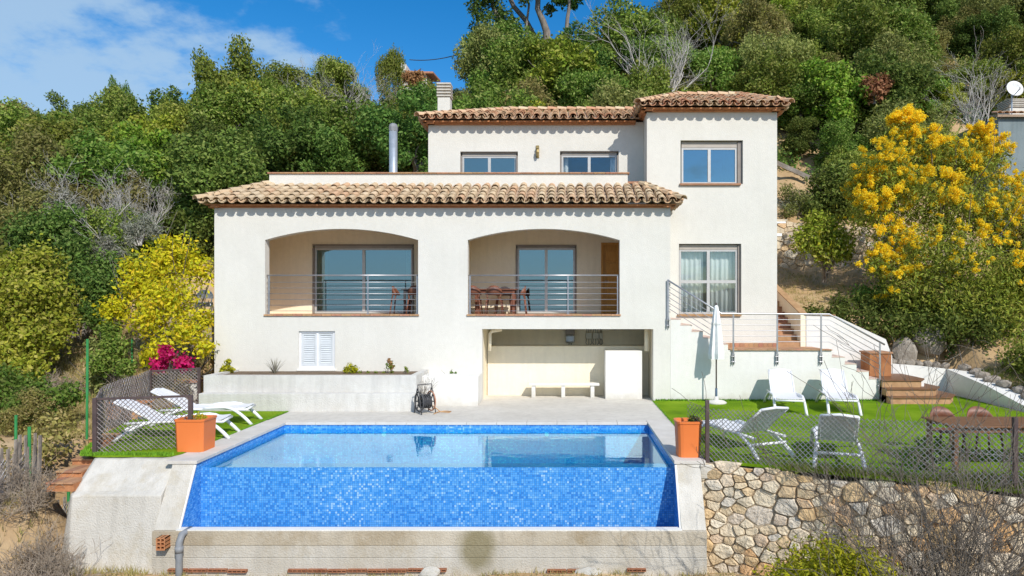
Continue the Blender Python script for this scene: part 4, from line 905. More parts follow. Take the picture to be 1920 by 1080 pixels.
# ------------------------------------------------------------------ the wood on the slope
KIND = {}
def proto(kind, i, m, rx, rz, h, n, ln, wd, nb, seed, tm='bark', **kw):
    KIND.setdefault(kind, []).append((leaves('crown', m, crown_blobs(seed, rx, rz, h, nb, rx * .14, rx * .36), n, ln, wd, seed, **kw), trunk_mesh('trunk', seed, h * .75, .16, rx * .7, tm)))
for i in range(4): proto('oak', i, 'oak', 2.0, 1.9, 3.1, 13000, .165, .085, 36, 100 + i)
for i in range(3): proto('dark', i, 'dark', 1.8, 2.1, 3.2, 13000, .16, .08, 34, 200 + i)
for i in range(3): proto('bright', i, 'bright', 1.7, 1.6, 2.6, 11000, .16, .09, 32, 300 + i)
for i in range(3): proto('olive', i, 'olive', 1.8, 1.5, 2.5, 12000, .15, .055, 34, 400 + i)
for i in range(2): proto('grey', i, 'grey', 1.3, 1.1, 1.7, 6000, .17, .04, 18, 500 + i, tm='palebark', shell=.3)
def tree(name, kind, loc, rz, s, label, cat, group=None, idx=None, sz=None):
    c, t_ = KIND[kind][idx if idx is not None else rng.randrange(len(KIND[kind]))]
    o = thing(name, label, cat, loc, rz, group); o.scale = (s, s, sz or s)
    for nm, me in (('trunk', t_), ('crown', c)):
        ch = bpy.data.objects.new(nm, me); COL.objects.link(ch); ch.parent = o
    return o
DESC = {'oak': ('evergreen_oak', 'mid green evergreen oak', 'tree'), 'dark': ('evergreen_oak', 'very dark evergreen oak', 'tree'),
        'bright': ('broadleaf_tree', 'fresh green broadleaf tree', 'tree'), 'olive': ('olive_tree', 'olive green bushy tree', 'tree'), 'grey': ('shrub', 'silvery grey shrub', 'shrub')}
def zone(x, y):
    p = VPX + x / y * FPX
    for lim, w_ in ((110, 'at the far left edge'), (230, 'on the slope left of the yellow tree'), (390, 'on the slope above the yellow tree'), (520, 'above the lower roof corner'), (700, 'behind the parapet left of the flue'), (830, 'between flue and chimney'),
                    (1000, 'behind the upper roof by the chimney'), (1190, 'behind the right half of the upper roof'), (1340, 'behind the tower roof'), (1490, 'behind the right end of the tower roof'), (1620, 'between tower and mimosa'), (1760, 'above the mimosa')):
        if p < lim: return w_
    return 'by the satellite dish at the right'
tr_rng = random.Random(21); ntree = 0; todo = []
def clear(x, y):
    if -11.6 < x < 8.2 and y < 29.5: return False
    if -17.5 < x < -9 and y < 22.3: return False
    if x < -9 and y < 21 and x > -13.5: return False
    if x < -9 and y < 24.5 and x > -13: return False
    if 6 < x < 20 and y < 33: return False
    if 6 < x < 10.2 and y < 38: return False
    if 17 < x < 26 and 27 < y < 37: return False
    if y > 39 and -.305 < x / y < -.125: return False        # view up to the hilltop house stays open
    return True
y = 18.5
while y < 62:
    st = 2.15 + (y - 18) * .026
    x = -.83 * y - 2
    while x < .68 * y + 3:
        xx = x + tr_rng.uniform(-.9, .9); yy = y + tr_rng.uniform(-.9, .9); x += st * tr_rng.uniform(.95, 1.4)
        if not clear(xx, yy): continue
        if yy > 40 and tr_rng.random() < .12: continue
        q = hnoise(xx * .35, yy * .35) + tr_rng.gauss(0, .55)
        kind = 'dark' if q < -.75 else 'oak' if q < .25 else 'olive' if q < .85 else 'bright' if q < 1.5 else 'grey'
        if xx < -9 and 20 < yy < 32 and tr_rng.random() < .10: kind = 'grey'
        nm, ds, cat = DESC[kind]; zn = zone(xx, yy)
        s = tr_rng.uniform(.72, 1.25) * (1.0 if yy > 27 else .8)
        if -16 < xx < 4 and yy > 48: s *= .75
        if yy > 33.5 and -.31 < xx / yy < -.13: s = min(s, .82)
        row = 'low' if yy < 30 else 'halfway up' if yy < 42 else 'high'; size = 'small' if s < .84 else 'large' if s > 1.05 else 'middling'
        todo.append((nm, kind, (xx, yy, ground_z(xx, yy) - .35), tr_rng.uniform(0, 6.28), s, f'{size} {ds} {row} {zn}', cat, s * tr_rng.uniform(.85, 1.15)))
    y += st * .88
for q in range(34):                                     # thicket on the steep bank beyond the garden wall
    yy = tr_rng.uniform(31.5, 42); xx = tr_rng.uniform(8.5, .66 * yy + 2)
    if xx < 10.5 and yy < 37 or (17 < xx < 27 and 27 < yy < 37.5): continue
    kind = tr_rng.choice(('oak', 'bright', 'dark', 'oak', 'olive')); nm, ds, cat = DESC[kind]; s = tr_rng.uniform(.5, .85)
    todo.append((nm, kind, (xx, yy, ground_z(xx, yy) - .6), tr_rng.uniform(0, 6.28), s, f'low growing {ds} {zone(xx, yy)}', cat, s))
for q in range(46):                                     # the wood thickens towards the crest on the right
    yy = tr_rng.uniform(40, 60); xx = tr_rng.uniform(6, .68 * yy + 2)
    kind = tr_rng.choice(('oak', 'oak', 'dark', 'olive', 'bright')); nm, ds, cat = DESC[kind]; s = tr_rng.uniform(.6, 1.0)
    todo.append((nm, kind, (xx, yy, ground_z(xx, yy) - .8), tr_rng.uniform(0, 6.28), s, f'{ds} near the crest {zone(xx, yy)}'.replace('the right end of', 'the end of').replace('right half of the ', ''), cat, s))
for q in range(26):                                     # trees on the bank beyond the boundary wall
    yy = tr_rng.uniform(19, 31); xx = tr_rng.uniform(max(13.8, .60 * yy), 27)
    if 17 < xx < 27 and 26.5 < yy: continue
    kind = tr_rng.choice(('oak', 'dark', 'dark', 'olive')); nm, ds, cat = DESC[kind]; s = tr_rng.uniform(.5, .85)
    todo.append((nm, kind, (xx, yy, ground_z(xx, yy) - .6), tr_rng.uniform(0, 6.28), s, f'{ds} on the bank right of the mimosa', cat, s))
for q in range(16):                                     # low scrub on the saddle below the hilltop house
    yy = tr_rng.uniform(39.5, 49); xx = yy * tr_rng.uniform(-.30, -.13); kind = tr_rng.choice(('oak', 'olive')); nm, ds, cat = DESC[kind]
    todo.append((nm, kind, (xx, yy, ground_z(xx, yy) - 1.2), tr_rng.uniform(0, 6.28), .62, f'low {ds} on the saddle below the hilltop house', cat, .55))
for px_, d in ((1690, 47), (1735, 45), (1775, 47.5), (1815, 45.5), (1850, 48), (1760, 42), (1800, 50), (1725, 51)):   # close the bare patch above the dish
    kind = tr_rng.choice(('oak', 'dark', 'olive')); nm, ds, cat = DESC[kind]; s = tr_rng.uniform(.7, .95)
    todo.append((nm, kind, (X(px_, d), d, ground_z(X(px_, d), d) - .9), tr_rng.uniform(0, 6.28), s, f'{ds} high on the slope up and left of the satellite dish', cat, s))
cnt = {}
for t_ in todo: cnt[t_[5]] = cnt.get(t_[5], 0) + 1
for nm, kind, lc, rz_t, s, lab, cat, sz in todo:
    tree(nm, kind, lc, rz_t, s, lab, cat, (lab + ', several alike') if cnt[lab] > 1 else None, sz=sz); ntree += 1
# low undergrowth filling the gaps between the trunks
def scatter_bed(name, m, spots, n, ln, wd, seed, **kw):
    me = leaves(name, m, spots, n, ln, wd, seed, **kw); o = bpy.data.objects.new(name, me); COL.objects.link(o); return tag(o, kind='stuff')
ub = []
ur_ = random.Random(5)
while len(ub) < 900:
    yy = ur_.uniform(20, 60); xx = ur_.uniform(-.83 * yy - 2, .68 * yy + 2)
    if clear(xx, yy): ub.append((xx, yy, ground_z(xx, yy) + .2, ur_.uniform(.5, 1.1)))
scatter_bed('undergrowth', 'dark', ub[:450], 90000, .19, .11, 61, shell=.3); scatter_bed('undergrowth', 'olive', ub[450:], 90000, .18, .08, 62, shell=.3)

# trees that stand out
def big_tree(name, label, cat, px, py, d, hpx, rpx, kind, idx, zbase=None):
    x = X(px, d); zt = Z(py, d); zb = ground_z(x, d) - .2 if zbase is None else zbase
    h = zt - zb; r = rpx * d / FPX; src = {'oak': (2.0, 5.0), 'dark': (1.8, 5.3), 'bright': (1.7, 4.2), 'olive': (1.8, 4.0)}[kind]
    o = tree(name, kind, (x, d, zb), 1.0 + px, r / src[0], label, cat, idx=idx, sz=h / src[1]); return o
big_tree('evergreen_oak', 'tall evergreen oak rising highest against the sky left of the metal flue', 'tree', 425, 82, 44, 0, 62, 'oak', 1)
big_tree('evergreen_oak', 'small dark crowned oak standing alone against the cloud at far left', 'tree', 218, 142, 44, 0, 28, 'dark', 0)
big_tree('evergreen_oak', 'small round treetop against blue sky beside the hilltop house', 'tree', 732, 90, 50, 0, 26, 'oak', 2)
big_tree('broadleaf_tree', 'broad bright green tree directly above the upper roof', 'tree', 1060, 75, 38, 0, 95, 'bright', 1)
big_tree('evergreen_oak', 'wide evergreen tree at the crest just right of the bare cork oaks', 'tree', 1175, 8, 46, 0, 85, 'oak', 3)
big_tree('olive_tree', 'grey green bushy crown below the cork oak trunks', 'tree', 920, 60, 42, 0, 70, 'olive', 2)
big_tree('broadleaf_tree', 'loose green shrub growing over the wire fence at lower left', 'bush', 60, 740, 15.6, 0, 60, 'olive', 1, zbase=-.8)
big_tree('evergreen_oak', 'dark green bush close beside the left end of the lower roof', 'bush', 375, 330, 27, 0, 62, 'dark', 1, zbase=2.2)

# bare grey trees
def bare_tree(name, label, cat, loc, h, seed, m='palebark', nst=4, spread=.55, depth=4, r0=.05, group=None, up=.35, nch=3, lean=.35, bend=.3):
    r = random.Random(seed); o = thing(name, label, cat, loc, 0, group); mb = MB(); tw = MB()
    for i in range(nst):
        a = 2 * math.pi * i / nst + r.uniform(-.6, .6)
        p = Vector((r.uniform(-.12, .12), r.uniform(-.12, .12), -.3)); d = Vector((math.cos(a) * lean, math.sin(a) * lean, 1)).normalized(); rr = r0 * r.uniform(.7, 1.1); L = h * r.uniform(.35, .5)
        pts = [p]; rs = [rr]
        for k in range(4):
            d = (d + Vector((r.gauss(0, .18), r.gauss(0, .18), .05))).normalized(); p = p + d * L / 4; pts.append(p); rs.append(rr * (1 - .12 * (k + 1)))
        mb.tube(pts, rs, 6, caps=False)
        for k in range(nch + 1): limbs(tw, r, pts[r.randint(2, 4)], d + Vector((r.gauss(0, spread), r.gauss(0, spread), .2)), h * r.uniform(.22, .4), rr * .5, depth - 2, nch, spread, 4, bend, up)
    obj('trunk', mb, m, o, smooth=True, local=True); obj('branches', tw, m, o, smooth=True, local=True); return o
for i, (px_, py, d, h, lab) in enumerate(((1235, 190, 36, 7.5, 'leafless grey tree with upright branches above the tower roof'), (1840, 215, 33, 5.5, 'pale bare tree with crooked limbs left of the satellite dish'),
        (610, 165, 45, 5.5, 'leafless grey tree at the skyline left of the hilltop house'), (195, 490, 24, 4.0, 'silvery bare shrub in the thicket left of the yellow tree'), (255, 440, 25, 3.4, 'grey leafless shrub just above the yellow leaved tree'),
        (680, 150, 47, 4.5, 'thin bare twiggy tree on the skyline by the round treetop'), (95, 420, 26, 3.4, 'grey twiggy shrub high among green trees at far left'))):
    x = X(px_, d); bare_tree('bare_tree', lab, 'tree' if i in (0, 1, 2, 5) else 'shrub', (x, d, min(Z(py, d), ground_z(x, d) + 1.2)), h, 700 + i, depth=5, r0=.075 if i < 2 else .05, spread=.5)

# cork oaks on the crest
def cork_oak(label, px, d, pts_px, crown_px, seed):
    zb = Z(75, d) - 1.5; o = thing('cork_oak', label, 'tree', (X(px, d), d, zb)); mb = MB(); r = random.Random(seed)
    for pts, rad in pts_px:
        P = [Vector((X(a, d) - X(px, d), r.uniform(-.3, .3), Z(b, d) - zb)) for a, b in pts]
        mb.tube([(P[0].x, P[0].y, 0)] + P, [rad * 1.2] + [rad * (1 - .5 * i / len(P)) for i in range(len(P))], 7, caps=False)
        limbs(mb, r, P[-1], P[-1] - P[-2], 1.6, rad * .45, 2, 3, .6, 5, .4)
    obj('trunk', mb, 'bark', o, smooth=True, local=True)
    bl = [(X(a, d) - X(px, d), r.uniform(-1.2, 1.2), Z(b, d) - zb, q * d / FPX) for a, b, q in crown_px]
    ch = bpy.data.objects.new('crown', leaves('crown', 'dark', bl, 420 * len(bl), .25, .13, seed, shell=.2)); COL.objects.link(ch); ch.parent = o
cork_oak('leaning cork oak with dense dark crown on the crest, leftmost of the trunks', 940, 48, [([(955, 62), (938, 40), (925, 15), (915, -20)], .17), ([(1000, 66), (985, 35), (963, 12), (945, -25)], .22)],
         [(895, 10, 22), (905, 35, 24), (890, 50, 18), (925, 0, 22), (945, 48, 24), (920, -30, 36), (960, -40, 30), (960, 35, 18), (985, -30, 28), (900, -15, 26), (935, 20, 18)], 801)
cork_oak('twisted cork oak with bare forked trunk against blue sky on the crest', 1020, 47, [([(1025, 60), (1018, 40), (1008, 18), (1010, -15)], .26), ([(987, 70), (987, 40), (992, 10), (986, -20)], .10)],
         [(1000, -30, 28), (1025, -28, 26), (1040, -40, 24), (985, 5, 12), (1030, 8, 12)], 802)
cork_oak('straight slender cork oak trunk, rightmost on the crest', 1065, 46, [([(1062, 65), (1064, 35), (1068, 10), (1066, -20)], .15)], [(1060, -25, 26), (1085, -8, 14), (1050, -8, 12), (1075, 8, 10), (1095, -30, 18)], 803)

# mimosa in flower, yellow tree, lemon tree
def puffs(bl, n, r, seed, top=True):
    q = random.Random(seed); out_ = []
    while len(out_) < n:
        x, y, z, rr = q.choice(bl); d = Vector((q.gauss(0, 1), q.gauss(0, 1) - .7, q.gauss(0, 1) + (.7 if top else 0))).normalized()
        p = Vector((x, y, z)) + d * rr * q.uniform(.62, 1.2); k = q.uniform(.6, 1.2) * r
        for j in range(3): out_.append((p.x + q.gauss(0, k * .8), p.y + q.gauss(0, k * .8), p.z + q.gauss(0, k * .8) + j * k * .5, k * q.uniform(.5, 1)))
    return out_
def mimosa(label, loc, blobs, nfl, seed, low=None):
    o = thing('mimosa_tree', label, 'tree', loc); r = random.Random(seed); mb = MB()
    for i in range(5):
        b = r.choice(blobs); limbs(mb, r, (r.uniform(-.2, .2), r.uniform(-.2, .2), -.4), (b[0], b[1], b[2] + .4), (Vector(b[:3])).length * .8, .09, 2, 3, .5, 6, .25)
    obj('trunk', mb, 'bark', o, smooth=True, local=True)
    c = bpy.data.objects.new('crown', leaves('crown', 'mimosa', blobs, 2300 * len(blobs), .13, .04, seed, shell=.25, droop=.3)); COL.objects.link(c); c.parent = o
    f = bpy.data.objects.new('blossom', leaves('blossom', 'mimflower', puffs(nfl[0], nfl[1], .15, seed), 90 * nfl[1], .06, .045, seed + 1, shell=.05)); COL.objects.link(f); f.parent = o
md = 24.5; mo = (X(1740, md), md + .5, 2.2)
def mb_(px, py, d, rpx): return (X(px, d) - mo[0], d - mo[1], Z(py, d) - mo[2], rpx * d / FPX)
def mb_up(px, py, d, rpx): return mb_(px, py, d + 2.6, rpx)
up_bl = [mb_up(1660, 330, 22, 58), mb_up(1700, 270, 22.5, 48), mb_up(1640, 400, 21.6, 52), mb_up(1720, 380, 21.3, 62), mb_up(1775, 300, 22, 55), mb_up(1830, 330, 22, 50), mb_up(1860, 290, 22.6, 32), mb_up(1790, 400, 21.2, 60), mb_up(1870, 410, 21, 58), mb_up(1680, 470, 21.2, 52), mb_up(1910, 370, 22, 45), mb_up(1930, 450, 21, 52), mb_up(1690, 235, 22.6, 22), mb_up(1835, 265, 22.8, 24), mb_up(1620, 350, 22.4, 36)]
def mb_lo(px, py, d, rpx): return mb_(px, py, d + 1.0, rpx)
lo_bl = [mb_lo(1760, 480, 20.8, 66), mb_lo(1840, 510, 20.6, 70), mb_lo(1700, 540, 20.8, 50), mb_lo(1780, 570, 20.6, 60), mb_lo(1870, 600, 20.3, 66), mb_lo(1930, 540, 20.4, 58), mb_lo(1900, 660, 20, 40), mb_lo(1650, 500, 21.5, 30)]
mimosa('large mimosa tree covered in golden yellow blossom at the right', mo, up_bl + lo_bl, (up_bl + up_bl + lo_bl[:3] + lo_bl[7:], 1120), 900)
def leafy(name, label, cat, loc, bl, m, n, ln, wd, seed, stems=5, sr=.04, tm='bark', part='crown', extra=None, **kw):
    o = thing(name, label, cat, loc); r = random.Random(seed); mb = MB()
    for i in range(stems):
        b = r.choice(bl); limbs(mb, r, (r.uniform(-.08, .08), r.uniform(-.08, .08), -.15), (b[0] * .8, b[1] * .8, b[2] + .3), max(.2, b[2] * .8), sr, 1, 3, .5, 5, .25)
    obj('stem', mb, tm, o, smooth=True, local=True)
    c = bpy.data.objects.new(part, leaves(part, m, bl, n, ln, wd, seed, **kw)); COL.objects.link(c); c.parent = o
    if extra:
        for nm, mm, b2, n2, l2, w2 in extra:
            c = bpy.data.objects.new(nm, leaves(nm, mm, b2, n2, l2, w2, seed + 5, shell=.2)); COL.objects.link(c); c.parent = o
    return o
yd = 19.0; yo_ = (X(320, yd), yd + .8, .3)
def yb_(px, py, d, rpx): return (X(px, d) - yo_[0], d - yo_[1], Z(py, d) - yo_[2], rpx * d / FPX)
ybl = [yb_(300, 500, 19.8, 44), yb_(340, 480, 20, 40), yb_(260, 540, 19.5, 42), yb_(320, 560, 19, 52), yb_(375, 510, 19.8, 34), yb_(215, 580, 19, 30), yb_(280, 600, 18.8, 40), yb_(350, 620, 18.6, 40), yb_(300, 655, 18.4, 30), yb_(385, 600, 19.4, 26), yb_(385, 650, 18.6, 22), yb_(240, 500, 19.8, 20), yb_(315, 455, 20, 18), yb_(280, 670, 18.5, 20)]
leafy('yellow_tree', 'small tree with bright yellow leaves against the left end of the villa', 'tree', yo_, ybl, 'yellowleaf', 8200, .13, .06, 910, stems=12, sr=.045, shell=.05)
mg = (X(335, 18.6), 18.3, .80)
leafy('bougainvillea', 'low shrub with magenta flowers at the foot of the yellow tree', 'shrub', mg, [(0, -.2, .55, .2), (.35, -.1, .35, .25), (-.3, -.1, .3, .22), (-.1, -.2, .75, .14)], 'magenta', 900, .10, .08, 911, stems=4, sr=.02, shell=.1)
ld = 25.4; lx = X(1545, ld); lzb = Z(522, ld)
leafy('lemon_tree', 'small round lemon tree with glossy light green leaves on the upper garden terrace', 'tree', (lx, ld, lzb), [(-.2, 0, 1.7, .75), (.5, -.2, 1.3, .6), (-.75, -.1, 1.35, .55), (0, -.3, 1.0, .6), (.2, .2, 2.0, .5), (-.3, .1, 2.15, .4), (.75, 0, .95, .4)], 'lemon', 4200, .15, .075, 912, stems=5, sr=.05, shell=.35,
      extra=[('lemon', 'yg', [(0, -.4, 1.5, .8)], 40, .12, .1)])

# ------------------------------------------------------------------ garden terrace wall of stones, boulders, right boundary wall
def clip(poly, px, py, nx_, ny_):
    o = []
    for i in range(len(poly)):
        a, b = poly[i], poly[(i + 1) % len(poly)]; da = (a[0] - px) * nx_ + (a[1] - py) * ny_; db = (b[0] - px) * nx_ + (b[1] - py) * ny_
        if da <= 0: o.append(a)
        if (da < 0 < db) or (db < 0 < da): t = da / (da - db); o.append((a[0] + (b[0] - a[0]) * t, a[1] + (b[1] - a[1]) * t))
    return o
def stone_wall(parent, L, top, bot, size, seed, place, asp=1.4, gap=.009, limit=290):
    """irregular stones (voronoi cells) set into the wall face; s along the wall, z up, place(s, z, out) -> world point"""
    r = random.Random(seed); pts = []; tries = 0
    while tries < 9000:
        tries += 1; s = r.uniform(0, L); z = r.uniform(bot, top(s)); k = size * r.choice((.5, .65, .8, 1, 1.2, 1.5, 1.8))
        if all(((s - a) / asp) ** 2 + (z - b) ** 2 > (.42 * (k + c)) ** 2 for a, b, c in pts): pts.append((s, z, k))
    cells = []
    for i, (s, z, k) in enumerate(pts):
        poly = [(max(0, s - 1.6 * size), max(bot, z - 1.3 * size)), (min(L, s + 1.6 * size), max(bot, z - 1.3 * size)), (min(L, s + 1.6 * size), z + 1.3 * size), (max(0, s - 1.6 * size), z + 1.3 * size)]
        poly = clip(poly, s, top(s) + r.uniform(-.03, .02), 0, 1)
        for j, (s2, z2, k2) in enumerate(pts):
            if i != j and abs(s - s2) < 3.4 * size and abs(z - z2) < 2.8 * size:
                dx, dz = (s2 - s) / asp ** 2, z2 - z; w_ = .5 + .22 * (k - k2) / size * .6; w_ = min(.68, max(.32, w_)); poly = clip(poly, s + (s2 - s) * w_, z + (z2 - z) * w_, dx, dz)
                if len(poly) < 3: break
        if len(poly) >= 3: cells.append((poly, s, z))
    n = 0; rest = MB()
    for poly, s, z in cells:
        cx_ = sum(p[0] for p in poly) / len(poly); cz_ = sum(p[1] for p in poly) / len(poly)
        sz_ = max(max(p[0] for p in poly) - min(p[0] for p in poly), .05)
        q = [];                                       # soften corners: cut each corner
        m = len(poly)
        for i in range(m):
            a, b, c = poly[i - 1], poly[i], poly[(i + 1) % m]; f = r.uniform(.05, .22)
            q += [(b[0] + (a[0] - b[0]) * f, b[1] + (a[1] - b[1]) * f), (b[0] + (c[0] - b[0]) * f, b[1] + (c[1] - b[1]) * f)]
        def sh(k, off): return [(cx_ + (p[0] - cx_) * k, cz_ + (p[1] - cz_) * k, off) for p in q]
        k0 = max(.5, 1 - 2 * gap / sz_ * r.uniform(.7, 1.5)); d = r.uniform(.015, .085); tx, tz = r.uniform(-.12, .12), r.uniform(-.12, .12)
        ring = [sh(k0, -.04), sh(k0 * .97, d * .55), sh(k0 * .88, d)]; m = len(q); vs_ = []
        for g_ in ring:
            for p in g_: vs_.append(place(p[0], p[1], p[2] + (tx * (p[0] - cx_) + tz * (p[1] - cz_) + r.uniform(-.008, .008) if p[2] > 0 else 0)))
        vs_.append(place(cx_, cz_, d * 1.08)); fs = []
        for a in range(2): fs += [(a * m + i, a * m + (i + 1) % m, (a + 1) * m + (i + 1) % m, (a + 1) * m + i) for i in range(m)]
        fs += [(2 * m + i, 2 * m + (i + 1) % m, 3 * m) for i in range(m)]
        if n < limit: obj('stone', MB().add(vs_, fs), 'stone', parent, smooth=False)
        else: rest.add(vs_, fs)
        n += 1
    if rest.v: obj('small_stones', rest, 'stone', parent, kind='stuff')
    return n
SA = Vector((PRX + .43, 12.0, 0)); SB = Vector((9.2, 8.78, 0)); SL = (SB - SA).length; sd = (SB - SA).normalized(); sn = Vector((sd.y, -sd.x, 0))
stw = thing('stone_wall', 'rubble retaining wall of tan and grey stones below the right lawn', 'wall', (SA.x, SA.y, -1.7))
stop = lambda s: -.05 + .05 * math.sin(s * 2.1) + .03 * math.sin(s * 5.3)
def splace(s, z, o): p = SA + sd * s + sn * (o + .10 * (-z) * .6); return (p.x, p.y, z)
wv = MB(); k = 30
for i in range(k):
    s0, s1 = SL * i / k, SL * (i + 1) / k
    q = [splace(s0, -3.2, -.0), splace(s1, -3.2, 0), splace(s1, stop(s1) - .03, 0), splace(s0, stop(s0) - .03, 0)]; q2 = [splace(s0, -3.2, -.5), splace(s1, -3.2, -.5), splace(s1, stop(s1) - .04, -.45), splace(s0, stop(s0) - .04, -.45)]
    wv.add(q + q2, [(0, 1, 2, 3), (3, 2, 6, 7), (7, 6, 5, 4)])
obj('wall_core', wv, 'stone_mortar', stw)
ns = stone_wall(stw, SL, stop, -1.95, .20, 31, splace)
gw = thing('garden_wall', 'tan stone retaining wall behind the lemon tree', 'wall', (10, 29, 4.1))
GA, GB = Vector((TR + 1.5, 28.7, 0)), Vector((17, 28.3, 0)); gd = (GB - GA).normalized(); gn = Vector((gd.y, -gd.x, 0))
gtop = lambda s: 6.25 - .10 * s + .12 * math.sin(s * 1.7)
def gplace(s, z, o): p = GA + gd * s + gn * o; return (p.x, p.y, z)
gv = MB()
for i in range(16):
    s0, s1 = (GB - GA).length * i / 16, (GB - GA).length * (i + 1) / 16
    gv.add([gplace(s0, 3.5, 0), gplace(s1, 3.5, 0), gplace(s1, gtop(s1), 0), gplace(s0, gtop(s0), 0), gplace(s0, 3.5, -.6), gplace(s1, 3.5, -.6), gplace(s1, gtop(s1), -.6), gplace(s0, gtop(s0), -.6)], [(0, 1, 2, 3), (3, 2, 6, 7), (7, 6, 5, 4)])
obj('wall_core', gv, 'stone_mortar', gw)
stone_wall(gw, 7.2, gtop, 3.95, .34, 32, gplace, limit=140)

# white wall behind the stairs and along the right lawn
W0 = X(1511, 20.75)
bwl = thing('boundary_wall', 'white rendered wall stepping down behind the stairs and along the right lawn', 'wall', (9, 20.9, 0))
def zz(p, d): return Z(p, d)
obj('wall', MB().prismy([(W0 + .003, -.2), (X(1672, 20.75), -.2), (X(1672, 20.75), zz(668, 20.75)), (X(1660, 20.75), zz(636, 20.75)), (X(1565, 20.75), zz(592, 20.75)), (W0 + .003, zz(590, 20.75))], 20.72, 20.95), 'lowwhite', bwl)
obj('wall', MB().prismy([(X(1672, 20.75) + .003, -.2), (11.62, -.2), (11.62, .74), (10.9, .82), (X(1672, 20.75) + .003, zz(682, 20.75))], 20.70, 20.92), 'lowwhite', bwl)
v = [(11.62, 20.695, -.2), (11.62, 9.0, -.2), (11.62, 9.0, -.0), (11.62, 17.0, .10), (11.62, 18.8, .48), (11.62, 20.695, .74)]
obj('wall', MB().add(v + [(12.08, b, c) for a, b, c in v], [tuple(range(6)), tuple(range(6, 12))[::-1]] + [(i, (i + 1) % 6, (i + 1) % 6 + 6, i + 6) for i in range(6)]), 'lowwhite', bwl)
obj('capping', MB().bar((W0 - .05, 20.83, zz(590, 20.75) + .02), (X(1565, 20.75), 20.83, zz(592, 20.75) + .02), .3, .035), 'terracotta', bwl)
rb = random.Random(44)
def rock_mesh(seed, m='rock', sub=2):
    r = random.Random(seed); bm = bmesh.new(); bmesh.ops.create_icosphere(bm, subdivisions=sub, radius=1)
    ax = [Vector((r.gauss(0, 1), r.gauss(0, 1), r.gauss(0, 1))).normalized() for _ in range(9)]
    for v_ in bm.verts:
        for a in ax:
            k = v_.co.dot(a)
            if k > .72: v_.co -= a * (k - .72) * .9
        v_.co *= 1 + r.uniform(-.04, .04)
    me = bpy.data.meshes.new('rock'); bm.to_mesh(me); bm.free(); me.materials.append(MT[m]); return me
RK = [rock_mesh(50 + i) for i in range(5)]
def rock(label, px, py, d, wpx, hpx, i, cat='boulder', name='boulder', m=None, group=None):
    o = bpy.data.objects.new(name, RK[i % 5]); COL.objects.link(o); a, b = wpx * d / FPX / 2, hpx * d / FPX / 2
    o.location = (X(px, d), d, Z(py, d)); o.scale = (a * 1.1, a * .9, b * 1.15); o.rotation_euler = (0, 0, rng.uniform(-.4, .4)); return tag(o, label, cat, group)
rock('big rounded grey boulder in the shade under the mimosa', 1738, 636, 21.4, 74, 60, 0)
rock('upright brown boulder at the end of the white wall', 1695, 658, 21.2, 44, 64, 1)
cap = thing('rubble_edging', 'row of rough stones set along the top of the white boundary wall', 'edging', (11.75, 20, .7))
for i in range(20):
    t = i / 19
    y_ = 20.6 - t * 9; zt = prof([(9, 0), (17, .12), (18.8, .5), (20.7, .76)], y_)
    put('stone', RK[i % 5], cap, Matrix.Translation((12.1 + rb.uniform(-.08, .1), y_, zt + .04)) @ Matrix.Rotation(rb.uniform(0, 3), 4, 'Z') @ Matrix.Diagonal((.26, .2, .15, 1)))
for i in range(7):
    x_ = X(1672, 20.75) + .12 + i * .27; put('stone', RK[i % 5], cap, Matrix.Translation((x_, 20.98, .93 - .02 * i)) @ Matrix.Rotation(rb.uniform(0, 3), 4, 'Z') @ Matrix.Diagonal((.17, .15, .14, 1)))
# bare bank with pipe at the right of the tower
ck = thing('fallen_beam', 'grey timber beam lying on the bare bank right of the tower', 'beam', (X(1480, 33), 33, Z(315, 33)))
obj('timber', MB().bar((X(1450, 33), 33.2, Z(300, 33)), (X(1512, 33), 32.6, Z(336, 33)), .22, .2), 'rock', ck)

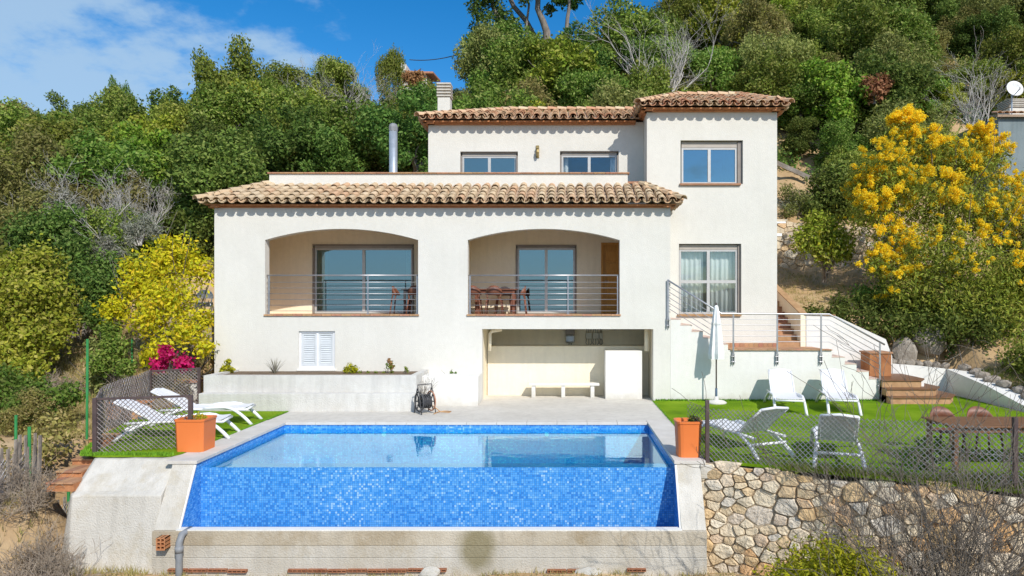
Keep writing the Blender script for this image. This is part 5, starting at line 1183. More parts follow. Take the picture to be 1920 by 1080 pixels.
# ------------------------------------------------------------------ furniture and small things
# sun loungers
def make_lounger(back_deg, label, loc, rz, group=None):
    """long axis along +x (foot end), head at -x; back hinged at x=-.25"""
    o = thing('sun_lounger', label, 'sun lounger', loc, rz, group); W_ = .33; h = .36
    hx = -.25; a = R(back_deg); bl = .80; bx, bz = hx - bl * math.cos(a), h + bl * math.sin(a)
    for s in (-1, 1):
        y_ = s * W_
        obj('side_rail', MB().tube([(1.05, y_, h - .03), (.7, y_, h + .0), (.2, y_, h), (hx, y_, h), (-.75, y_, h - .01)], .026, 8), 'white_plastic', o, smooth=True, local=True)
        # front leg: a long arch running from under the hinge out past the seat
        arcp = [(.95 - 1.05 * (1 - t) , y_ * (1.0 + .12 * t), h + .015 + .02 * math.sin(t * 3.1) - (h + .03) * max(0, (t - .45) / .55) ** 1.7) for t in [i / 9 for i in range(10)]]
        obj('leg', MB().tube([(p[0] + .25, p[1], p[2]) for p in arcp], [.030 + .008 * i / 9 for i in range(10)], 8), 'white_plastic', o, smooth=True, local=True)
        arcq = [(-.3 - .62 * t, y_ * (1 + .18 * t), h - .01 - (h - .02) * t ** 1.5) for t in [i / 6 for i in range(7)]]
        obj('leg', MB().tube(arcq, [.028 + .010 * i / 6 for i in range(7)], 8), 'white_plastic', o, smooth=True, local=True)
        obj('back_rail', MB().tube([(hx, y_ * .9, h + .02), ((hx + bx) / 2, y_ * .9, (h + bz) / 2 + .035), (bx, y_ * .88, bz + .0)], .022, 8), 'white_plastic', o, smooth=True, local=True)
    obj('cross_bar', MB().tube([(-.72, -W_ * 1.1, h - .12), (-.72, W_ * 1.1, h - .12)], .026, 8), 'white_plastic', o, smooth=True, local=True)
    obj('cross_bar', MB().tube([(1.06, -W_, h - .03), (1.06, W_, h - .03)], .026, 8), 'white_plastic', o, smooth=True, local=True)
    obj('cross_bar', MB().tube([(bx, -W_ * .88, bz), (bx - .03, 0, bz + .03), (bx, W_ * .88, bz)], .026, 8), 'white_plastic', o, smooth=True, local=True)
    n = 14; sv = []
    for i in range(n + 1):
        t = i / n; sv.append((1.05 - t * (1.05 - hx), h + .025 - .03 * math.sin(t * math.pi)))
    def slg(pp, w_): 
        mb = MB(); m = len(pp)
        for k, (dz) in enumerate((0, -.012)):
            for (x_, z_) in pp: mb.v += [(x_, -w_, z_ + dz), (x_, 0, z_ + dz - .008), (x_, w_, z_ + dz)]
        for i in range(m - 1):
            for j in (0, 1): a_ = i * 3 + j; mb.f += [(a_, a_ + 1, a_ + 4, a_ + 3), (a_ + 3 * m, a_ + 3 + 3 * m, a_ + 4 + 3 * m, a_ + 1 + 3 * m)]
            for j in (0, 2): a_ = i * 3 + j; mb.f.append((a_, a_ + 3, a_ + 3 + 3 * m, a_ + 3 * m))
        for e_ in (0, m - 1):
            for j in (0, 1): a_ = e_ * 3 + j; mb.f.append((a_, a_ + 1, a_ + 1 + 3 * m, a_ + 3 * m))
        return mb
    obj('seat', slg(sv, W_ - .02), 'sling', o, local=True)
    bv = [(hx - .0 - (bl) * math.cos(a) * t, h + .03 + bl * math.sin(a) * t + .035 * math.sin(t * math.pi)) for t in [i / 8 for i in range(9)]]
    obj('backrest', slg(bv, W_ * .88 - .02), 'sling', o, local=True)
    return o
def at(px, py, d): return (X(px, d), d, Z(py, d))
tf = .012
G0 = 'white sun loungers'
make_lounger(41, 'white sun lounger raised against the terrace wall, the one nearer the parasol', (5.76, 17.85, tf), R(-100), G0)
make_lounger(41, 'white sun lounger raised against the terrace wall, the one nearer the brown steps', (7.14, 17.85, tf), R(-103), G0)
make_lounger(40, 'white sun lounger turned towards the pool behind the right wire fence', (3.40, 12.85, tf), R(112), G0)
make_lounger(41, 'white sun lounger seen from behind its raised back at the right wire fence', (4.80, 12.04, tf), R(72), G0)
make_lounger(30, 'white sun lounger nearest the square orange pot behind the left fence', (X(322, 14.0), 14.0, tf), R(11), G0)
make_lounger(30, 'white sun lounger farther back on the left lawn, below the planter', (X(378, 15.6), 15.6, tf), R(8), G0)

# closed parasol
ux, uy = X(1343, 18.62), 18.62
um = thing('parasol', 'closed white parasol on a dark pole beside the terrace wall', 'parasol', (ux, uy, 0))
pz0, pz1 = Z(673, uy), Z(572, uy)
obj('pole', MB().tube([(0, 0, .1), (0, 0, pz1 + .05)], .02, 8), 'post', um, smooth=True, local=True); obj('collar', MB().tube([(0, 0, .1), (0, 0, .42)], .032, 10), 'cushion', um, smooth=True, local=True)
fold = lambda k, i: (1.0 + (.26 if k % 3 == 0 else -.12 if k % 3 == 1 else .02) * min(1, i / 3))
hh = pz1 - pz0; obj('canopy', MB().lathe([(.022, pz1), (.055, pz1 - .05), (.085, pz1 - hh * .2), (.115, pz1 - hh * .45), (.15, pz1 - hh * .72), (.175, pz1 - hh * .9), (.165, pz0)], 24, mod=fold, capb=False, capt=True), 'canvas', um, local=True)
obj('strap', MB().lathe([(.118, pz1 - hh * .32), (.124, pz1 - hh * .32), (.126, pz1 - hh * .36), (.120, pz1 - hh * .36)], 24, mod=fold, capb=False, capt=False), 'curtain', um, local=True)
obj('finial', MB().lathe([(.02, pz1 + .0), (.028, pz1 + .03), (.01, pz1 + .07)], 10), 'post', um, smooth=True, local=True)
obj('base', MB().lathe([(.27, .0), (.28, .04), (.22, .08), (.06, .11), (.045, .2)], 22), 'lowwhite', um, smooth=True, local=True)

# orange pots
def pot(label, loc, w0, w1, h, rnd, rz=0):
    o = thing('plant_pot', label, 'plant pot', loc, rz, 'orange plant pots'); 
    def sq(hw, z, n=32):
        o_ = []
        for k in range(n):
            a = 2 * math.pi * (k + .5) / n; c, s = math.cos(a), math.sin(a); e = rnd; q = (abs(c) ** e + abs(s) ** e) ** (-1 / e); o_.append((hw * q * c, hw * q * s, z))
        return o_
    ring = [sq(w0 / 2, 0), sq(w0 / 2 + (w1 - w0) * .4, h * .8), sq(w1 / 2, h * .93), sq(w1 / 2 + .012, h * .94), sq(w1 / 2 + .014, h), sq(w1 / 2 - .03, h), sq(w1 / 2 - .04, h * .86)]
    n = 32; mb = MB(); mb.v = [p for r_ in ring for p in r_]
    for i in range(len(ring) - 1): mb.f += [(i * n + k, i * n + (k + 1) % n, (i + 1) * n + (k + 1) % n, (i + 1) * n + k) for k in range(n)]
    mb.f.append(tuple(range(n))[::-1]); obj('body', mb, 'potorange', o, local=True)
    s = MB(); s.v = sq(w1 / 2 - .041, h * .88); s.f = [tuple(range(n))]; obj('soil', s, 'soil', o, local=True); return o
pot('square orange pot on the pool coping at the left corner', (X(362, 12.75), 12.85, .005), .50, .54, .60, 16)
pot('orange pot with rounded rim on the right corner of the coping', (X(1291, 12.3), 12.36, .005), .40, .46, .64, 5)
leafy('succulent', 'small green succulent growing in the left orange pot', 'plant', (X(370, 12.75), 12.8, .55), [(.0, 0, .08, .07), (.1, 0, .07, .06), (-.08, .02, .07, .05)], 'yg', 150, .05, .02, 921, stems=2, sr=.008, shell=.1)
leafy('succulent', 'dark green succulent growing in the right orange pot', 'plant', (X(1300, 12.3), 12.33, .57), [(.0, 0, .10, .07), (.08, 0, .09, .06), (-.05, .02, .08, .05)], 'oak', 150, .07, .02, 922, stems=2, sr=.008, shell=.1)

# plants in the raised planter
def spiky(name, label, cat, loc, n, L, wd, m, seed, curl=.5, spread=.9):
    o = thing(name, label, cat, loc); r = random.Random(seed); mb = MB()
    for i in range(n):
        a = r.uniform(0, 6.28); t = r.uniform(.1, 1) * spread; d = Vector((math.cos(a) * t, math.sin(a) * t, 1)).normalized(); p = Vector((0, 0, -.03)); l = L * r.uniform(.6, 1); side = d.cross(Vector((0, 0, 1))).normalized() * wd * .5
        pts = [p.copy()]
        for k in range(4): p = p + d * l / 4; pts.append(p.copy()); d = (d + Vector((math.cos(a), math.sin(a), -.6)) * curl * .25).normalized()
        vs_ = []; 
        for k, q in enumerate(pts): s_ = side * (1 - k / 4.2); vs_ += [q - s_, q + Vector((0, 0, .004)) , q + s_]
        fs = []
        for k in range(4): b = k * 3; fs += [(b, b + 1, b + 4, b + 3), (b + 1, b + 2, b + 5, b + 4)]
        mb.add(vs_, fs)
    obj('foliage', mb, LM[m], o, local=True); return o
pzz = pz - .06; pY = 18.6
leafy('planter_plant', 'yellow green leggy plant at the left end of the planter', 'plant', (X(424, pY), pY, pzz), [(0, 0, .15, .12), (.05, 0, .32, .09), (-.1, 0, .08, .1), (.12, 0, .1, .1)], 'yg', 300, .09, .05, 931, stems=3, sr=.01, shell=.1)
spiky('spiky_plant', 'grey spiky plant in the planter left of the shuttered window', 'plant', (X(515, pY), pY, pzz), 60, .52, .03, 'grey', 932, .3, .7)
leafy('planter_plant', 'dense yellow green plant in the planter right of the shuttered window', 'plant', (X(657, pY), pY, pzz), [(0, 0, .15, .14), (.1, 0, .1, .12), (-.1, 0, .1, .1)], 'yg', 420, .07, .04, 933, stems=3, sr=.008, shell=.1)
leafy('planter_plant', 'thin reddish plant with few leaves in the middle right of the planter', 'plant', (X(732, pY), pY, pzz), [(0, 0, .28, .09), (.03, 0, .16, .08), (-.04, 0, .36, .06)], 'rust', 170, .07, .035, 934, stems=3, sr=.008, shell=.1, extra=[('lower_foliage', 'oak', [(0, 0, .2, .12)], 90, .07, .035)])
leafy('planter_plant', 'tiny dark sprig at the right end of the planter', 'plant', (X(761, pY), pY, pzz), [(0, 0, .15, .05), (.02, 0, .08, .06)], 'oak', 70, .06, .03, 935, stems=2, sr=.006, shell=.1)
leafy('planter_plant', 'low flat weeds spreading on the planter soil', 'plant', (X(705, pY), pY, pzz), [(x_ * .22, 0, .02, .06) for x_ in range(-3, 3)], 'oak', 260, .06, .03, 936, stems=2, sr=.005, shell=.1)
leafy('planter_plant', 'small green weed on top of the white end block', 'plant', (X(846, 18.8), 18.8, Z(705, 18.2) - .02), [(0, 0, .05, .05), (.12, 0, .03, .04)], 'dark', 70, .06, .03, 937, stems=2, sr=.006, shell=.1)
aga = bare_tree('dead_stalk', 'thin grey leafless plant with curled stalks beside the hose reel', 'plant', (X(788, 17.95), 17.95, .35), 1.0, 938, m='twig', nst=5, depth=3, r0=.014, spread=.5, lean=.35, bend=.6)

# hose reel with loops of hose
hd = 17.0; hx_, hzr = X(797, hd), .30
hr = thing('hose_reel', 'black garden hose reel wound with hose standing by the planter', 'hose reel', (hx_, hd, 0), R(38))
for s in (-1, 1):
    pts = [(s * .16, .24 * math.cos(t), hzr + .24 * math.sin(t)) for t in [2 * math.pi * i / 22 for i in range(23)]]
    rim = obj('reel_disc', MB().tube(pts, .018, 6, caps=False), 'dark' if s < 0 else 'terracotta', hr, smooth=True, local=True)
    for k in range(3): obj('spoke', MB().bar((s * .16, .23 * math.cos(k * 1.047), hzr + .23 * math.sin(k * 1.047)), (s * .16, -.23 * math.cos(k * 1.047), hzr - .23 * math.sin(k * 1.047)), .02, .02), 'dark', rim, local=True)
    obj('leg', MB().tube([(s * .19, -.2, .01), (s * .19, -.05, .55), (s * .19, .05, .62), (s * .19, .14, .3), (s * .19, .2, .01)], .014, 6), 'dark', hr, smooth=True, local=True)
obj('handle', MB().tube([(-.19, -.0, .6), (-.19, .02, .72), (.19, .02, .72), (.19, .0, .6)], .014, 6), 'dark', hr, smooth=True, local=True)
co = []
for i in range(200):
    t = i / 200; a = t * 2 * math.pi * 14; rr = .13 + .018 * ((i // 70)); co.append((-.13 + .26 * ((t * 3) % 1 if int(t * 3) % 2 == 0 else 1 - (t * 3) % 1), rr * math.cos(a), hzr + rr * math.sin(a)))
obj('hose', MB().tube(co, .016, 5), 'dark', hr, smooth=True, local=True)
obj('loose_hose', MB().tube([(.13, -.15, .2), (.3, -.25, .04), (.5, -.32, .016), (.62, -.2, .016), (.5, -.05, .016), (.3, -.1, .016), (.1, -.28, .016)], .013, 6), 'terracotta', hr, smooth=True, local=True)

# bench in the store
bd = 19.72; bx0_, bx1_ = X(991, bd), X(1124, bd)
bn = thing('bench', 'long low white bench in the covered store below the balcony', 'bench', ((bx0_ + bx1_) / 2, bd, 0))
bz_ = Z(719, bd)
obj('seat', MB().box(bx0_, bx1_, bd - .0, bd + .34, bz_ - .07, bz_), 'lowwhite', bn, bevel=.012)
for px_ in (1000, 1056, 1111): xx = X(px_, bd); obj('leg', MB().box(xx - .055, xx + .055, bd + .03, bd + .3, 0, bz_ - .072), 'lowwhite', bn, bevel=.008)

# chairs and tables
def make_chair(label, loc, rz, group, m='chair_brown', lm='chair_brown'):
    o = thing('chair', label, 'chair', loc, rz, group)
    # faces +y; shell back at -y wrapping into arms
    obj('seat', MB().prism([(-.22, -.2), (.22, -.2), (.24, .22), (-.24, .22)], .42, .45), m, o, local=True, bevel=.01)
    mb = MB(); n = 12; prf = []
    for i in range(n + 1):
        a = R(200 + 140 * i / n); q = abs(i - n / 2) / (n / 2); x_, y_ = .27 * math.cos(a), .25 * math.sin(a) + .02; zt = .84 - .22 * q ** 2.2; zb = .56 - .0 * q; prf.append((x_, y_, zb, zt))
    for k in (1, .93): mb.v += [(x_ * k, y_ * k, z) for x_, y_, zb, zt in prf for z in (zb, zt)]
    m_ = 2 * (n + 1)
    for i in range(n):
        a = 2 * i; mb.f += [(a, a + 2, a + 3, a + 1), (m_ + a, m_ + a + 1, m_ + a + 3, m_ + a + 2), (a + 1, a + 3, m_ + a + 3, m_ + a + 1), (a, m_ + a, m_ + a + 2, a + 2)]
    mb.f += [(0, 1, m_ + 1, m_), (2 * n, m_ + 2 * n, m_ + 2 * n + 1, 2 * n + 1)]
    obj('backrest', mb, m, o, smooth=True, local=True)
    for sx in (-1, 1):
        for sy in (-1, 1): obj('leg', MB().tube([(sx * .2, sy * .19, .43), (sx * .25, sy * .24, 0)], [.022, .016], 8), lm, o, smooth=True, local=True)
        obj('back_post', MB().tube([(sx * .17, -.2, .44), (sx * .2, -.16, .58)], .018, 6), m, o, local=True)
    return o
def make_table(label, loc, lx_, ly_, m, leg='wood', rz=0):
    o = thing('table', label, 'table', loc, rz); n = 6
    for i in range(n): obj('plank', MB().box(-lx_ / 2, lx_ / 2, -ly_ / 2 + ly_ * i / n + .004, -ly_ / 2 + ly_ * (i + 1) / n - .004, .72, .75), m, o, local=True, bevel=.004)
    obj('frame', MB().box(-lx_ / 2 + .08, lx_ / 2 - .08, -ly_ / 2 + .06, -ly_ / 2 + .09, .63, .719).box(-lx_ / 2 + .08, lx_ / 2 - .08, ly_ / 2 - .09, ly_ / 2 - .06, .63, .719), m, o, local=True)
    for sx in (-1, 1):
        for sy in (-1, 1): obj('leg', MB().box(sx * (lx_ / 2 - .1) - .035, sx * (lx_ / 2 - .1) + .035, sy * (ly_ / 2 - .08) - .035, sy * (ly_ / 2 - .08) + .035, 0, .719), leg, o, local=True)
    return o
fb_ = FLOOR + .002
G1 = 'brown chairs on the balconies'
make_table('dark brown dining table in the right balcony', (X(930, 20.5), 20.45, fb_), 1.3, .7, 'chair_brown', 'chair_brown')
make_chair('brown chair back to the railing, half behind the left pillar of the right arch', (X(888, 20), 19.85, fb_), 0, G1)
make_chair('brown chair with its back to the railing at the middle of the right balcony table', (X(928, 20), 19.85, fb_), 0, G1)
make_chair('brown chair seen from the side at the right end of the right balcony table', (X(972, 20.4), 20.4, fb_), R(90), G1)
make_chair('brown chair on the far side of the right balcony table', (X(945, 21), 20.95, fb_), R(180), G1)
make_table('small dark table at the right end of the left balcony', (X(782, 20.3), 20.3, fb_), .8, .7, 'dark', 'dark')
make_chair('brown chair seen from the side at the right end of the left balcony', (X(750, 20.2), 20.2, fb_), R(-90), G1)
make_chair('brown chair half hidden behind the right side of the left arch', (X(782, 19.8), 19.75, fb_), 0, G1)
# garden table on the right lawn
gt = make_table('brown wooden garden table on the right lawn behind the wire fence', (7.55, 11.55, tf), 2.5, .95, 'wood')
G2 = 'brown chairs round the garden table'
make_chair('brown curved back chair at the far side of the garden table, nearer the pool', (X(1776, 12.35), 12.4, tf), R(182), G2)
make_chair('brown curved back chair at the far side of the garden table, farther from the pool', (X(1846, 12.35), 12.4, tf), R(177), G2)
leafy('potted_greenery', 'dark leafy weeds growing at the left end of the garden table', 'plant', (X(1735, 11.3), 11.2, tf), [(0, 0, .2, .2), (.2, .1, .35, .18), (-.1, 0, .45, .12)], 'dark', 420, .11, .05, 941, stems=4, sr=.01, shell=.1)
# white garden chair behind the left end of the villa
wc = make_chair('ornate white metal garden chair beside the left corner of the villa', (X(383, 21.5), 21.5, Z(593, 21.5)), R(200), None, 'white_plastic', 'white_plastic'); wc['category'] = 'garden chair'
obj('apron', MB().box(-.22, .22, -.2, -.18, .3, .42), 'white_plastic', wc, local=True)
st_ = MB().box(X(330, 22), HL - .1, 20.8, 23, 0, Z(594, 21.5) - .01)
struct('side_terrace', st_, 'stone_mortar')

# curtains and indoor furniture seen through the glass
def curtain(label, x0, x1, z0, z1, y_, seed, amp=.03):
    r = random.Random(seed); n = max(8, int((x1 - x0) / .03)); mb = MB()
    for k in (0, .01):
        for i in range(n + 1):
            t = i / n; q = amp * math.sin(t * (x1 - x0) * 42 + seed) + amp * .5 * math.sin(t * (x1 - x0) * 17 + 2 * seed)
            mb.v += [(x0 + (x1 - x0) * t, y_ + q * 1.2 + k, z0), (x0 + (x1 - x0) * t, y_ + q * .6 + k, z1)]
    m = 2 * (n + 1)
    for i in range(n): a = 2 * i; mb.f += [(a, a + 2, a + 3, a + 1), (m + a, m + a + 1, m + a + 3, m + a + 2), (a, m + a, m + a + 2, a + 2)]
    return tag(obj('curtain', mb, 'curtain', None, smooth=True), label, 'curtain', 'white curtains inside the windows')
cw = TW2[1] - TW2[0]
curtain('white gathered curtain in the left half of the lower tower window', TW2[0] + .04, TW2[0] + cw * .43, TW2[2] - .2, TW2[3], T + .36, 1)
curtain('white gathered curtain in the right half of the lower tower window', TW2[0] + cw * .53, TW2[1] - .1, TW2[2] - .2, TW2[3], T + .36, 2)
curtain('narrow white curtain at the left edge of the upper tower window', TW1[0], TW1[0] + .13, TW1[2] - .1, TW1[3], T + .36, 3)
curtain('white curtain at the left edge of the upper window beside the tower', UW2[0] + .02, UW2[0] + .26, UW2[2], UW2[3], U + .36, 4)
curtain('white curtain at the right edge of the upper window beside the tower', UW2[1] - .24, UW2[1] - .04, UW2[2], UW2[3], U + .36, 5)
curtain('pale curtain drawn to the left side of the left balcony door', W1[0] + .06, W1[0] + .36, W1[2] + .02, W1[3], B0 + .34, 6)
curtain('pale curtain drawn to the right side of the left balcony door', W1[1] - .32, W1[1] - .06, W1[2] + .02, W1[3], B0 + .34, 7)
sfx = W1[0] + .75
sf = thing('sofa', 'red sofa seen through the left balcony door', 'sofa', (sfx, 22.8, FLOOR))
obj('seat', MB().box(-.5, 1.0, 0, .85, .1, .42), 'pink', sf, local=True, bevel=.05); obj('backrest', MB().box(-.5, 1.0, .7, .95, .42, .85), 'red', sf, local=True, bevel=.05); obj('armrest', MB().box(-.75, -.52, 0, .95, .0, 1.0), 'red', sf, local=True, bevel=.05); obj('armrest', MB().box(1.02, 1.22, 0, .95, .05, .6), 'red', sf, local=True, bevel=.05)
for nm, a, b, lab in (('armchair', .06, .36, 'dark blue grey armchair back behind the left half of the lower tower window'), ('armchair', .68, .98, 'dark blue grey armchair back behind the right half of the lower tower window')):
    q = thing(nm, lab, 'armchair', (TW2[0] + cw * (a + b) / 2, T + .75, TW2[2] - .5)); obj('backrest', MB().box(-.3, .3, 0, .15, .3, .75), 'cushion', q, local=True, bevel=.06); obj('seat', MB().box(-.3, .3, .152, .7, .1, .4), 'cushion', q, local=True, bevel=.05)

# ------------------------------------------------------------------ fences
def chain_panel(parent, a, b, z0, z1, m, r=.0065, pitch=.085, extra_top=.02):
    """diamond mesh of crossing wires between a and b (plan points)"""
    a = Vector((a[0], a[1], 0)); b = Vector((b[0], b[1], 0)); L = (b - a).length; d = (b - a) / L; H = z1 - z0; mb = MB(); off = Vector((-d.y, d.x, 0)) * r
    n = int((L + H) / pitch) + 1
    for i in range(n):
        s = i * pitch
        for sg in (1, -1):
            s0, s1 = (s - H, s); t0 = max(0, -s0 / H) if s0 < 0 else 0; t1 = 1 if s1 <= L else (L - s0) / H
            if t1 <= t0 + .02: continue
            pts = []
            for t in (t0, (t0 + t1) / 2, t1):
                ss = s0 + H * t; ss = ss if sg > 0 else L - ss; w_ = .012 * math.sin(ss * 3 + t * 4) ; pts.append(a + d * ss + off * sg * (.6 + math.sin(ss * 40)) + Vector((0, 0, z0 + H * t + w_)))
            mb.tube(pts, r, 3, caps=False)
    # twisted top ends
    return obj('wire_mesh', mb, m, parent, kind='stuff')
def fence_post(parent, p, z0, z1, m='post', w_=.055): return obj('post', MB().box(p[0] - w_ / 2, p[0] + w_ / 2, p[1] - w_ / 2, p[1] + w_ / 2, z0, z1), m, parent, bevel=.006)
rfn = thing('wire_fence', 'chain link fence with brown posts along the top of the stone wall', 'fence', (4, 11, 0))
RA = (X(1326, 12.02), 12.02); RB = (X(1903, 10.06), 10.06); RC = (9.4, 8.65); RD = (RA[0] - .02, 13.0)
for p, h in ((RA, 1.05), (RB, 1.08), (RC, 1.05)): fence_post(rfn, p, -.12, h, w_=.065)
obj('footing', MB().box(RA[0] - .15, RA[0] + .18, RA[1] - .14, RA[1] + .14, -.3, -.06), 'conc', rfn, bevel=.02)
chain_panel(rfn, (RA[0] + .03, RA[1] - .015), (RB[0] - .03, RB[1] + .015), -.06, .92, 'wire', r=.007); chain_panel(rfn, (RB[0] + .04, RB[1] - .02), RC, -.06, .92, 'wire', r=.007)
chain_panel(rfn, RA, (RA[0] - .28, RA[1] + .4), 0, .95, 'wire_dark', r=.0055)
obj('tension_wire', MB().tube([(RA[0], RA[1], .55), (RB[0], RB[1], .5), (RC[0], RC[1], .5)], .005, 4), 'wire', rfn)
lfn = thing('wire_fence', 'chain link fence with brown posts and rails round the left lawn', 'fence', (-8.5, 13, 0))
LA, LB, LC, LD, LE = (-7.05, 12.9), (-8.58, 12.5), (-9.66, 14.3), (-10.6, 17.5), (-9.75, 18.25)
for p in (LA, LB, LD, LE): fence_post(lfn, p, -.05, 1.02, w_=.07)
for a, b in ((LA, LB), (LD, LE)): obj('top_rail', MB().bar((*a, 1.0), (*b, 1.0), .04, .04), 'post', lfn)
chain_panel(lfn, LA, LB, .02, .98, 'wire_dark', r=.0075); chain_panel(lfn, LB, LC, .02, 1.0, 'wire_dark', r=.0075); chain_panel(lfn, LC, LD, .02, 1.02, 'wire_dark', r=.0075); chain_panel(lfn, LD, LE, .05, .98, 'wire_dark', r=.0075)
# low white wall with tile cap and brick items behind the left fence
lw = thing('low_wall', 'low cream wall with terracotta capping behind the left fence', 'wall', (-11.5, 19.4, 0))
obj('wall', MB().box(X(196, 19.4), X(372, 19.4), 19.3, 19.5, -.2, Z(717, 19.4)), 'lowwhite', lw); 
for i in range(9):
    a = X(194, 19.4) + i * .31; obj('capping_tile', MB().box(a + .003, a + .307, 19.25, 19.55, Z(717, 19.4) + .002, Z(712, 19.4)), 'terracotta', lw)
st2 = thing('garden_steps', 'terracotta brick steps going down beside the left fence', 'steps', (-9.2, 13, -.3))
for i, (y0, z1, xa, xb) in enumerate(((13.3, .14, -9.25, -8.9), (12.9, .02, -9.12, -8.75), (12.5, -.09, -9.0, -8.6), (12.05, -.2, -8.95, -8.5), (11.7, -.31, -8.86, -8.4))):
    obj('step', MB().box(xa, xb, y0, y0 + .44, z1 - .16, z1 - .03), 'brick', st2); 
    for k in range(3): w_ = (xb - xa) / 3; obj('tread', MB().box(xa + w_ * k + .004, xa + w_ * (k + 1) - .004, y0 - .03, y0 + .44, z1 - .028, z1), 'terracotta', st2)
bx_ = thing('brick_planter', 'orange brick planter box behind the loungers on the left lawn', 'planter', (X(243, 16.3), 16.3, 0))
obj('box', MB().box(-.42, .42, -.2, .2, 0, .36), 'terracotta', bx_, local=True, bevel=.01); obj('rim', MB().box(-.45, .45, -.23, .23, .362, .40), 'brick', bx_, local=True)
tp = thing('terracotta_pot', 'small terracotta pot against the left corner of the villa', 'plant pot', (X(398, 18.6), 18.55, .45)); obj('body', MB().lathe([(.12, 0), (.17, .22), (.19, .23), (.19, .29), (.16, .29), (.15, .2)], 18), 'terracotta', tp, smooth=True, local=True)
# green fence with stakes at the lower left
gf = thing('garden_fence', 'grey wire garden fence with green posts at the lower left', 'fence', (-9.6, 12, -.5))
gp = [(-9.95, 14.5), (-9.72, 13.4), (-9.55, 12.2), (-9.45, 10.8), (-9.4, 9.4)]
for (a, b) in zip(gp, gp[1:]):
    za, zb_ = ground_z(*a), ground_z(*b)
    chain_panel(gf, a, b, min(za, zb_) - .05, min(za, zb_) + .9, 'wire', r=.005, pitch=.10)
    for k in range(16):
        t = k / 16 + rng.uniform(-.02, .02); p = Vector(a).lerp(Vector(b), t); z_ = ground_z(p.x, p.y); obj('picket', MB().bar((p.x, p.y, z_ - .1), (p.x + rng.uniform(-.04, .04), p.y, z_ + rng.uniform(.75, 1.02)), .05, .025), 'rock', gf)
for i, p in enumerate(gp): z_ = ground_z(*p); obj('post', MB().tube([(p[0], p[1], z_ - .2), (p[0], p[1], z_ + 1.1)], .028, 8), 'green_post', gf)
for px_, py, d, h, lab in ((163, 770, 14.3, 1.5, 'tall green stake at the corner beside the left fence post'), (247, 700, 19.5, 1.0, 'green stake in front of the yellow tree'), (29, 828, 12.9, .5, 'short green stake among the weeds at the far left')):
    x = X(px_, d); tag(obj('garden_stake', MB().tube([(x, d, Z(py, d) - .6), (x + .01, d, Z(py, d) + h)], .025, 8), 'green_post', None), lab, 'stake')

# ------------------------------------------------------------------ near vegetation
bare_tree('bare_shrub', 'tall leafless dark shrub with tangled branches in front of the stone wall', 'shrub', (X(1760, 9.0), 9.0, -2.9), 5.0, 951, m='twig', nst=10, spread=.36, depth=5, r0=.032, lean=.24, nch=3, bend=.34, up=.3)
bare_tree('bare_shrub', 'leafless shrub at the right edge leaning over the stone wall', 'shrub', (X(1850, 9.2), 8.8, -2.8), 4.0, 952, m='twig', nst=7, spread=.42, depth=5, r0=.028, lean=.3, nch=3, bend=.4, up=.25)
leafy('broom_bush', 'rounded yellow green bush at the bottom in front of the stone wall', 'bush', (X(1565, 9.0), 9.0, -2.4), [(0, 0, 1.35, .66), (.45, .1, 1.25, .52), (-.5, 0, 1.2, .52), (.78, 0, .9, .45), (-.75, 0, .85, .42), (0, -.2, .8, .6)], 'yg', 42000, .075, .03, 953, stems=8, sr=.03, shell=.12)
for i, (px_, py, d, h, lab) in enumerate(((35, 1075, 10.4, 1.5, 'dry brown twiggy bush at the bottom left corner'), (105, 1060, 10.8, 1.2, 'dry twiggy bush against the concrete block at lower left'), (15, 960, 11.6, 1.3, 'dry grey brown scrub below the garden fence'), (150, 1090, 10.4, 1.0, 'small dry scrub below the left end of the pool wall'), (75, 985, 11.2, 1.2, 'brittle pale scrub on the dirt bank between fence and concrete block'))):
    x = X(px_, d); bare_tree('dry_bush', lab, 'bush', (x, d, ground_z(x, d) - .05), h, 960 + i, m='drytwig', nst=14, spread=.6, depth=4, r0=.012, lean=.8, nch=4, bend=.4, up=.2)
leafy('creeper', 'green brown creeper tangled over the wire garden fence', 'plant', (-10.3, 12.4, -.6), [(-.1, -1.6, .35, .45), (0, -.8, .45, .4), (-.1, 0, .3, .4), (0, .9, .45, .4), (-.2, 1.7, .6, .5), (-.5, -1, .5, .5), (-.9, .5, .6, .6)], 'olive', 2600, .10, .06, 971, stems=8, sr=.015, shell=.15)
leafy('shrub', 'slender grey green shrub on the dirt bank left of the yellow tree', 'shrub', (X(180, 18.5), 18.5, .1), [(0, 0, .6, .3), (.05, 0, 1.1, .28), (-.1, 0, 1.5, .2), (.2, 0, .3, .3)], 'olive', 1500, .10, .04, 972, stems=5, sr=.02, shell=.15)
leafy('shrub', 'low spreading green shrub under the mimosa beside the boulders', 'shrub', (X(1690, 20.9), 21.6, 2.0), [(-1.6, -.1, .3, .42), (-.8, -.2, .15, .5), (0, -.3, .05, .55), (.7, -.4, -.05, .6), (1.5, -.6, 0, .6), (-2.3, .3, .4, .35), (2.4, -.8, -.1, .6), (.4, .6, .5, .6), (1.2, .5, .6, .7), (2.1, .4, .5, .7), (3, 0, .4, .7), (-.4, .7, .6, .5), (-1.3, .6, .6, .5)], 'dark', 11000, .13, .055, 973, stems=8, sr=.02, shell=.2)
leafy('shrub', 'dark green shrub at the right edge above the rubble edging', 'shrub', (12.9, 17.8, .1), [(0, 0, .6, .6), (.3, -.8, .5, .55), (.5, .8, .9, .7), (.6, -1.8, .4, .55), (.2, 1.6, 1.0, .6)], 'oak', 7000, .12, .055, 974, stems=8, sr=.02, shell=.2)
